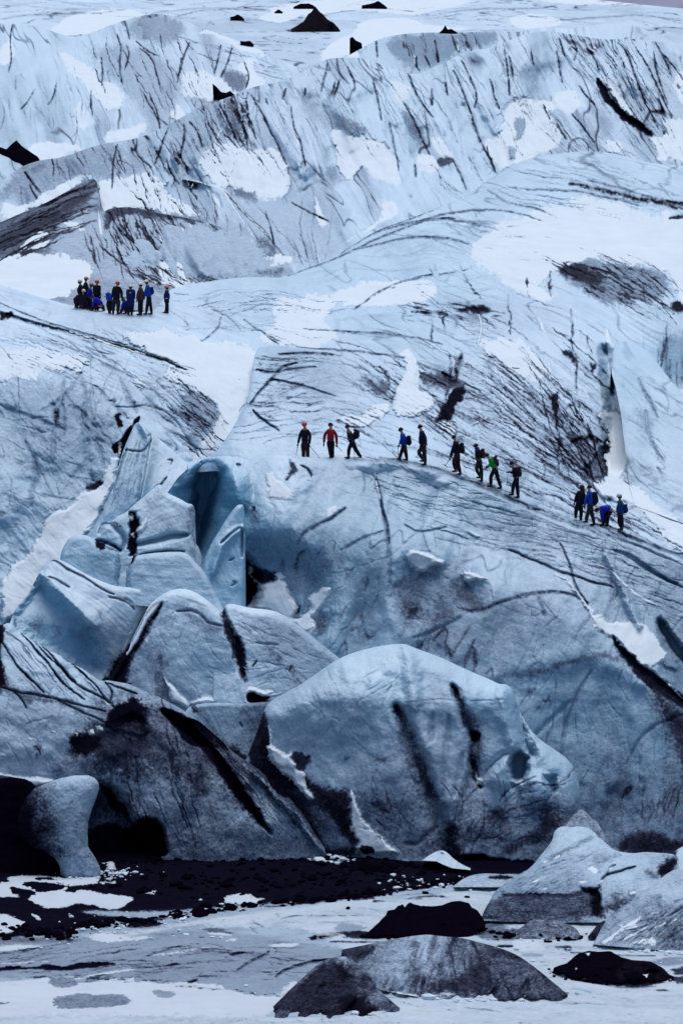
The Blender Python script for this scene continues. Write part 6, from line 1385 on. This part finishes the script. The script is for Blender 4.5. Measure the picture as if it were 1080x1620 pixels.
    if hat == 'helmet':
        c = (hx - fx * .01, hy, hz + .02)
        link('helmet', mesh_of([ell(c, (.132, .14, .125), tilt, -.12), tube([(c[0] - .15 * math.cos(tilt), c[1], c[2] + .15 * math.sin(tilt) - .01), (c[0] + .15 * math.cos(tilt), c[1], c[2] - .15 * math.sin(tilt) - .01)], [.012, .012], 6)]), MC[hatc], root)
        link('hair', mesh_of([ell((hx - fx * .03, hy - fy * .03, hz - .01), (.105, .108, .10), tilt)]), MC[hair], root)
    elif hat == 'long':
        bk = .03
        link('hair', mesh_of([ell((hx - fx * .02, hy - fy * .02, hz + .02), (.125, .125, .13), tilt, -.5), ell((hx - fx * .05 + .01, hy - fy * .05, hz - .16), (.115, .09, .22), tilt)]), MC[hair], root)
    else:
        mt = hatc or 'hair'
        link('beanie' if hat == 'beanie' else ('hood' if hat == 'hood' else 'hair'), mesh_of([ell((hx - fx * .022, hy - fy * .022, hz + .022), (.118, .12, .118), tilt, -.25)] + ([ell((hx + fx * .12, hy, hz + .05), (.07, .07, .015), tilt)] if hat == 'cap' else [])), MC[mt], root)
    if hat == 'cap':
        root.children[-1].name = 'cap'
    return dict(org=org, m=m, foot=foot, J=J, root=root, arm=arm_pts, hp=hp, nk=nk, un=un, lat=lat, L=L)

def pack(p, label, c, size, mat, rot=0.0, dy=0.0, straps=True):
    """rucksack whose centre is c in the photo frame"""
    q = p['J'](c, dy)
    me_ = [ell((0, 0, 0), (size[0] * .5, .15, size[1] * .5), rot)]
    vs, fs = me_[0]
    vs = [(math.copysign(abs(x) ** .85 * (size[0] * .5) ** .15, x), y, math.copysign(abs(z) ** .85 * (size[1] * .5) ** .15, z)) for x, y, z in vs]
    root = bpy.data.objects.new('backpack', None); COL.objects.link(root); root.location = Vector(p['org']) + Vector(q)
    root['label'] = label; root['category'] = 'backpack'; root['group'] = 'backpacks worn by the hikers'
    link('bag', mesh_of([(vs, fs)]), MC[mat], root)
    link('top_lid', mesh_of([ell((-.02 * math.sin(rot), 0, size[1] * .40), (size[0] * .42, .13, size[1] * .14), rot)]), MC[mat], root)
    link('pocket', mesh_of([ell((size[0] * .32 * (1 if dy == 0 else 0), (-.12 if dy else 0), -size[1] * .12), (size[0] * .25, .10, size[1] * .22), rot)]), MC['char' if mat in ('black', 'dark') else mat], root)
    return root

def stick(p, a, b_, label, kind='pole', da=-.12, db=-.12, r=.013):
    A = Vector(p['J'](a, da)); Bv = Vector(p['J'](b_, db)); O = Vector(p['org'])
    root = bpy.data.objects.new('trekking_pole' if kind == 'pole' else 'ice_axe', None); COL.objects.link(root); root.location = O + Bv
    root['label'] = label; root['category'] = 'trekking pole' if kind == 'pole' else 'ice axe'; root['group'] = 'trekking poles' if kind == 'pole' else 'ice axes'
    a0 = A - Bv; z = Vector((0, 0, 0)); d = a0.normalized(); n = Vector((d.z, 0, -d.x))
    if kind == 'pole':
        link('shaft', mesh_of([tube([z, a0 * .5, a0], [r * .7, r, r * 1.1], 6)]), MC['metal'], root)
        link('grip', mesh_of([tube([a0 * .93, a0 * 1.06], [r * 1.9, r * 1.7], 6)]), MC['black'], root)
        link('basket', mesh_of([tube([a0 * .06, a0 * .075], [.035, .03], 8)]), MC['black'], root)
    else:       # b is the head end when it hangs, the spike otherwise
        hd = z if kind == 'axe_down' else a0
        dd = -d if kind == 'axe_down' else d
        link('shaft', mesh_of([tube([z, a0 * .5, a0], [r, r, r], 6)]), MC['wood'], root)
        link('pick', mesh_of([tube([hd, hd + n * .07 + dd * .01, hd + n * .15 - dd * .035], [.016, .013, .005], 6)]), MC['metal'], root)
        link('adze', mesh_of([tube([hd, hd - n * .05, hd - n * .09 - dd * .015], [.014, .018, .026], 6)]), MC['metal'], root)
    return root

Wk = 'hikers walking in line across the glacier'
Fg = 'hikers gathered on the far slope'
f3 = (460, 655, 1 / 9); f4 = (615, 660, 80 / 1080); f5 = (695, 680, 70 / 1080); f6 = (755, 705, 80 / 1080); f7 = (895, 755, 110 / 1080); g1 = (105, 425, 90 / 1080); g2 = (190, 425, 90 / 1080)
p = person('person in black with a red helmet and two poles, first in the line', f3, 0, (205, 665), (193, 150), (200, 200), (200, 410), [((130, 310), (100, 430)), ((275, 310), (262, 440))], [((180, 530), (180, 665)), ((238, 530), (240, 665))], 'black', 'maroon', 'helmet', 'redh', 0, group=Wk)
stick(p, (100, 430), (75, 585), 'short trekking pole in the right hand of the hiker with the red helmet')
stick(p, (262, 440), (415, 630), 'long trekking pole slanting out from the hiker with the red helmet')
p = person('bare headed person in a red jacket walking towards the viewer', f3, 0, (582, 632), (563, 160), (568, 205), (565, 385), [((480, 300), (468, 425)), ((648, 310), (652, 440))], [((555, 500), (565, 632)), ((588, 500), (597, 635))], 'red', 'black', 'hair', None, 0, group=Wk)
stick(p, (650, 435), (725, 525), 'ice axe held low by the person in the red jacket', 'axe')
p = person('person in a slate jacket taking a long stride to the left, third in line', f3, 0, (810, 640), (800, 185), (818, 225), (870, 390), [((830, 300), (835, 365)), ((860, 310), (850, 370))], [((825, 490), (820, 632)), ((930, 520), (990, 640))], 'char', 'black', 'hair', None, -1, group=Wk)
pack(p, 'black backpack worn by the striding hiker in the slate jacket', (925, 295), (.30, .50), 'black', .5)
stick(p, (888, 440), (915, 645), 'pole behind the leg of the striding hiker', da=.1, db=.1)
p = person('person in a bright blue jacket walking left with an axe as walking stick', f4, 0, (290, 930), (243, 275), (285, 340), (325, 590), [((265, 470), (215, 590)), ((330, 480), (300, 560))], [((265, 740), (235, 905)), ((360, 760), (380, 930))], 'blue', 'maroon', 'hair', None, -1, group=Wk)
pack(p, 'dark backpack worn by the hiker in the bright blue jacket', (415, 500), (.28, .46), 'black', -.2)
stick(p, (193, 610), (197, 870), 'upright ice axe used as a stick by the hiker in bright blue', 'axe')
p = person('bare headed person in a plain dark jacket stepping left behind the blue hiker', f4, 0, (775, 1030), (655, 215), (690, 275), (740, 600), [((660, 440), (670, 590)), ((770, 420), (800, 560))], [((625, 740), (735, 950)), ((760, 800), (775, 1035))], 'dark', 'char', 'hair', None, -1, group=Wk, w=1.05)
stick(p, (660, 600), (600, 850), 'ice axe hanging from the hand of the dark hiker behind the blue one', 'axe_down')
p = person('broad person in black with a drawn up collar and tan boots', f5, 0, (470, 1110), (340, 190), (385, 260), (430, 590), [((320, 460), (250, 690)), ((480, 420), (400, 560))], [((340, 780), (395, 1030)), ((450, 850), (505, 1110))], 'black', 'maroon', 'hair', None, -1, boots='tan', group=Wk, w=1.1)
stick(p, (255, 695), (135, 860), 'ice axe swung forward by the hiker with tan boots', 'axe_down')
pack(p, 'black backpack worn by the hiker with tan boots', (540, 450), (.26, .50), 'black', -.2)
p = person('person in dark clothes with a cap and a blue hood at the neck', f5, 0, (1000, 1275), (875, 400), (910, 450), (960, 720), [((890, 560), (900, 700)), ((1000, 560), (960, 700))], [((890, 960), (985, 1180)), ((1020, 980), (1030, 1275))], 'dark', 'char', 'cap', 'hair', -1, group=Wk, trim=[('hood', 1.0, (.12, .12, .08), 'royal')])
pack(p, 'dark backpack with a pale band worn by the hiker in the cap', (1045, 580), (.26, .46), 'char', -.2)
p = person('person in a green jacket bending forward under a grey backpack', f6, 0, (340, 920), (190, 215), (255, 270), (370, 460), [((270, 400), (200, 455)), ((300, 400), (215, 440))], [((280, 650), (285, 885)), ((430, 680), (495, 930))], 'green', 'black', 'beanie', 'maroon', -1, group=Wk)
pack(p, 'grey backpack worn by the hiker in the green jacket', (365, 345), (.34, .52), 'char', -.75)
stick(p, (205, 455), (130, 470), 'short dark trekking pole tucked under the arm of the green hiker')
p = person('person in black at the end of the first line leaning on an axe', f6, 0, (825, 1130), (720, 385), (775, 440), (830, 680), [((760, 560), (660, 555)), ((790, 590), (690, 570))], [((755, 850), (745, 1060)), ((850, 880), (870, 1125))], 'black', 'black', 'beanie', 'dark', -1, group=Wk)
pack(p, 'dark maroon backpack worn by the last hiker of the first line', (875, 560), (.28, .48), 'maroon', -.35)
stick(p, (650, 560), (615, 850), 'ice axe used as a stick by the last hiker of the first line', 'axe')
p = person('person in black with long auburn hair seen from behind', f7, 0, (190, 665), (243, 160), (235, 210), (200, 440), [((150, 320), (125, 400)), ((275, 330), (275, 440))], [((155, 530), (150, 640)), ((235, 540), (230, 675))], 'black', 'black', 'long', None, 2, hair='auburn', group=Wk, coat=.05)
p = person('person in blue between the long haired hiker and the bent one', f7, 0, (370, 750), (352, 160), (355, 205), (370, 430), [((300, 320), (285, 440)), ((440, 330), (420, 430))], [((330, 560), (315, 705)), ((410, 590), (435, 755))], 'blue', 'char', 'hair', None, -1, boots='maroon', group=Wk)
pack(p, 'big black backpack of the hiker beside the long haired one', (435, 330), (.36, .60), 'black', -.05)
stick(p, (285, 440), (290, 660), 'pale trekking pole between the long haired and the blue hiker')
p = person('person in royal blue bent double with head down', f7, 0, (610, 760), (475, 515), (520, 490), (690, 490), [((550, 600), (560, 690)), ((590, 610), (600, 690))], [((585, 620), (570, 750)), ((640, 630), (645, 765))], 'royal', 'black', 'hair', None, -1, group=Wk, w=1.15)
p = person('person in petrol blue with a pale helmet standing last in the second line', f7, 0, (860, 850), (818, 295), (835, 350), (845, 580), [((790, 460), (790, 560)), ((890, 440), (900, 540))], [((810, 680), (855, 820)), ((870, 700), (870, 860))], 'teal', 'black', 'helmet', 'grey', -1, group=Wk)
pack(p, 'blue backpack of the hiker with the pale helmet at the end of the line', (910, 490), (.28, .42), 'navy', -.2)
stick(p, (740, 580), (940, 565), 'red ice axe carried level across the back of the last hiker', 'axe', -.2, -.2)
# far group
kw = dict(group=Fg)
person('person in black with a grey helmet at the left end of the far group', g1, 0, (290, 750), (265, 250), (270, 300), (280, 500), [((230, 400), (250, 500)), ((310, 400), (310, 500))], [((270, 620), (270, 745)), ((310, 620), (310, 750))], 'black', 'black', 'helmet', 'grey', 1, **kw)
person('tall dark dressed person with orange helmet, standing highest in the far group', g1, 0, (390, 745), (388, 195), (370, 250), (370, 500), [((330, 370), (340, 480)), ((410, 370), (410, 480))], [((360, 620), (365, 745)), ((405, 620), (410, 750))], 'dark', 'black', 'helmet', 'orange', 1, **kw)
person('crouching person in dark red with a pinkish red helmet at the left end', g1, 0, (210, 745), (262, 450), (235, 500), (190, 670), [((150, 580), (200, 640)), ((280, 590), (300, 650))], [((250, 620), (180, 740)), ((280, 640), (290, 750))], 'maroon', 'black', 'helmet', 'redh', 1, w=1.15, **kw)
person('crouching person in dark clothes with a cream helmet near the left end', g1, 0, (340, 760), (325, 430), (310, 490), (300, 680), [((270, 590), (290, 650)), ((370, 590), (400, 650))], [((360, 640), (330, 755)), ((380, 660), (400, 765))], 'dark', 'maroon', 'helmet', 'cream', 0, w=1.15, **kw)
person('person in a blue jacket with an orange helmet behind the crouching ones', g1, 0, (450, 765), (487, 310), (455, 370), (430, 560), [((410, 470), (430, 560)), ((480, 480), (480, 580))], [((430, 660), (430, 765)), ((470, 660), (470, 770))], 'royal', 'dark', 'helmet', 'orange', 1, **kw)
person('person in black with an orange red helmet standing right of the crouching ones', g1, 0, (580, 790), (588, 255), (585, 310), (575, 530), [((530, 420), (540, 520)), ((630, 430), (650, 530))], [((555, 660), (555, 785)), ((600, 660), (600, 790))], 'black', 'black', 'helmet', 'orred', 0, w=1.1, **kw)
person('crouching person in blue without a helmet bending over to the left', g1, 0, (600, 800), (500, 545), (545, 555), (660, 690), [((520, 640), (500, 720)), ((600, 650), (560, 720))], [((560, 700), (500, 790)), ((690, 730), (710, 820))], 'royal', 'maroon', 'beanie', 'brown', -1, w=1.1, **kw)
person('person in a bright blue jacket bent forward beside the tall black one', g1, 0, (810, 845), (800, 490), (820, 470), (820, 590), [((780, 540), (785, 620)), ((850, 540), (850, 620))], [((790, 700), (810, 840)), ((830, 700), (830, 850))], 'blue', 'black', 'hood', 'blue', 2, w=1.05, **kw)
person('tall person in black with an orange helmet standing in the middle of the far group', g1, 0, (930, 860), (978, 280), (970, 330), (950, 590), [((890, 450), (900, 560)), ((1050, 450), (1060, 580))], [((890, 720), (890, 855)), ((985, 720), (975, 865))], 'black', 'char', 'helmet', 'orred', 0, w=1.15, **kw)
person('person kneeling in blue with a green hood next to the navy coat', g2, 0, (60, 855), (60, 580), (85, 600), (110, 740), [((60, 670), (30, 750)), ((120, 660), (110, 740))], [((60, 740), (20, 850)), ((110, 790), (110, 860))], 'royal', 'maroon', 'hood', 'green', -1, w=1.05, **kw)
person('person in a long navy coat with a cream helmet and a yellow arm patch', g2, 0, (190, 880), (203, 345), (205, 390), (195, 620), [((150, 500), (140, 600)), ((265, 500), (265, 600))], [((165, 740), (160, 880)), ((225, 740), (220, 880))], 'navy', 'dark', 'helmet', 'cream', 2, w=1.2, coat=.35, trim=[('arm_patch', .72, (.10, .20, .035), 'strap')], **kw)
person('person in a dark brown coat with a cream helmet', g2, 0, (375, 880), (385, 305), (390, 350), (390, 600), [((345, 470), (325, 590)), ((440, 480), (430, 600))], [((370, 740), (375, 880)), ((400, 740), (395, 880))], 'brown', 'black', 'helmet', 'cream', -1, w=1.1, coat=.1, **kw)
q = person('tall person in bright blue with a pale helmet at the right of the far group', g2, 0, (530, 875), (497, 255), (520, 300), (550, 540), [((490, 430), (470, 540)), ((570, 430), (560, 520))], [((515, 710), (500, 870)), ((580, 710), (595, 870))], 'blue', 'black', 'helmet', 'cream', -1, **kw)
pack(q, 'navy backpack of the tall blue hiker in the far group', (600, 420), (.26, .42), 'navy', -.1)
person('small person in a green, white and navy jacket standing apart on the right', g2, 0, (880, 845), (885, 355), (890, 400), (885, 600), [((850, 500), (850, 600)), ((925, 500), (920, 600))], [((885, 720), (865, 845)), ((900, 720), (900, 845))], 'navy', 'black', 'helmet', 'pink', -1, w=.85, trim=[('shoulder_panel', .86, (.13, .15, .08), 'sea'), ('jacket_panel', .22, (.10, .15, .13), 'white')], **kw)
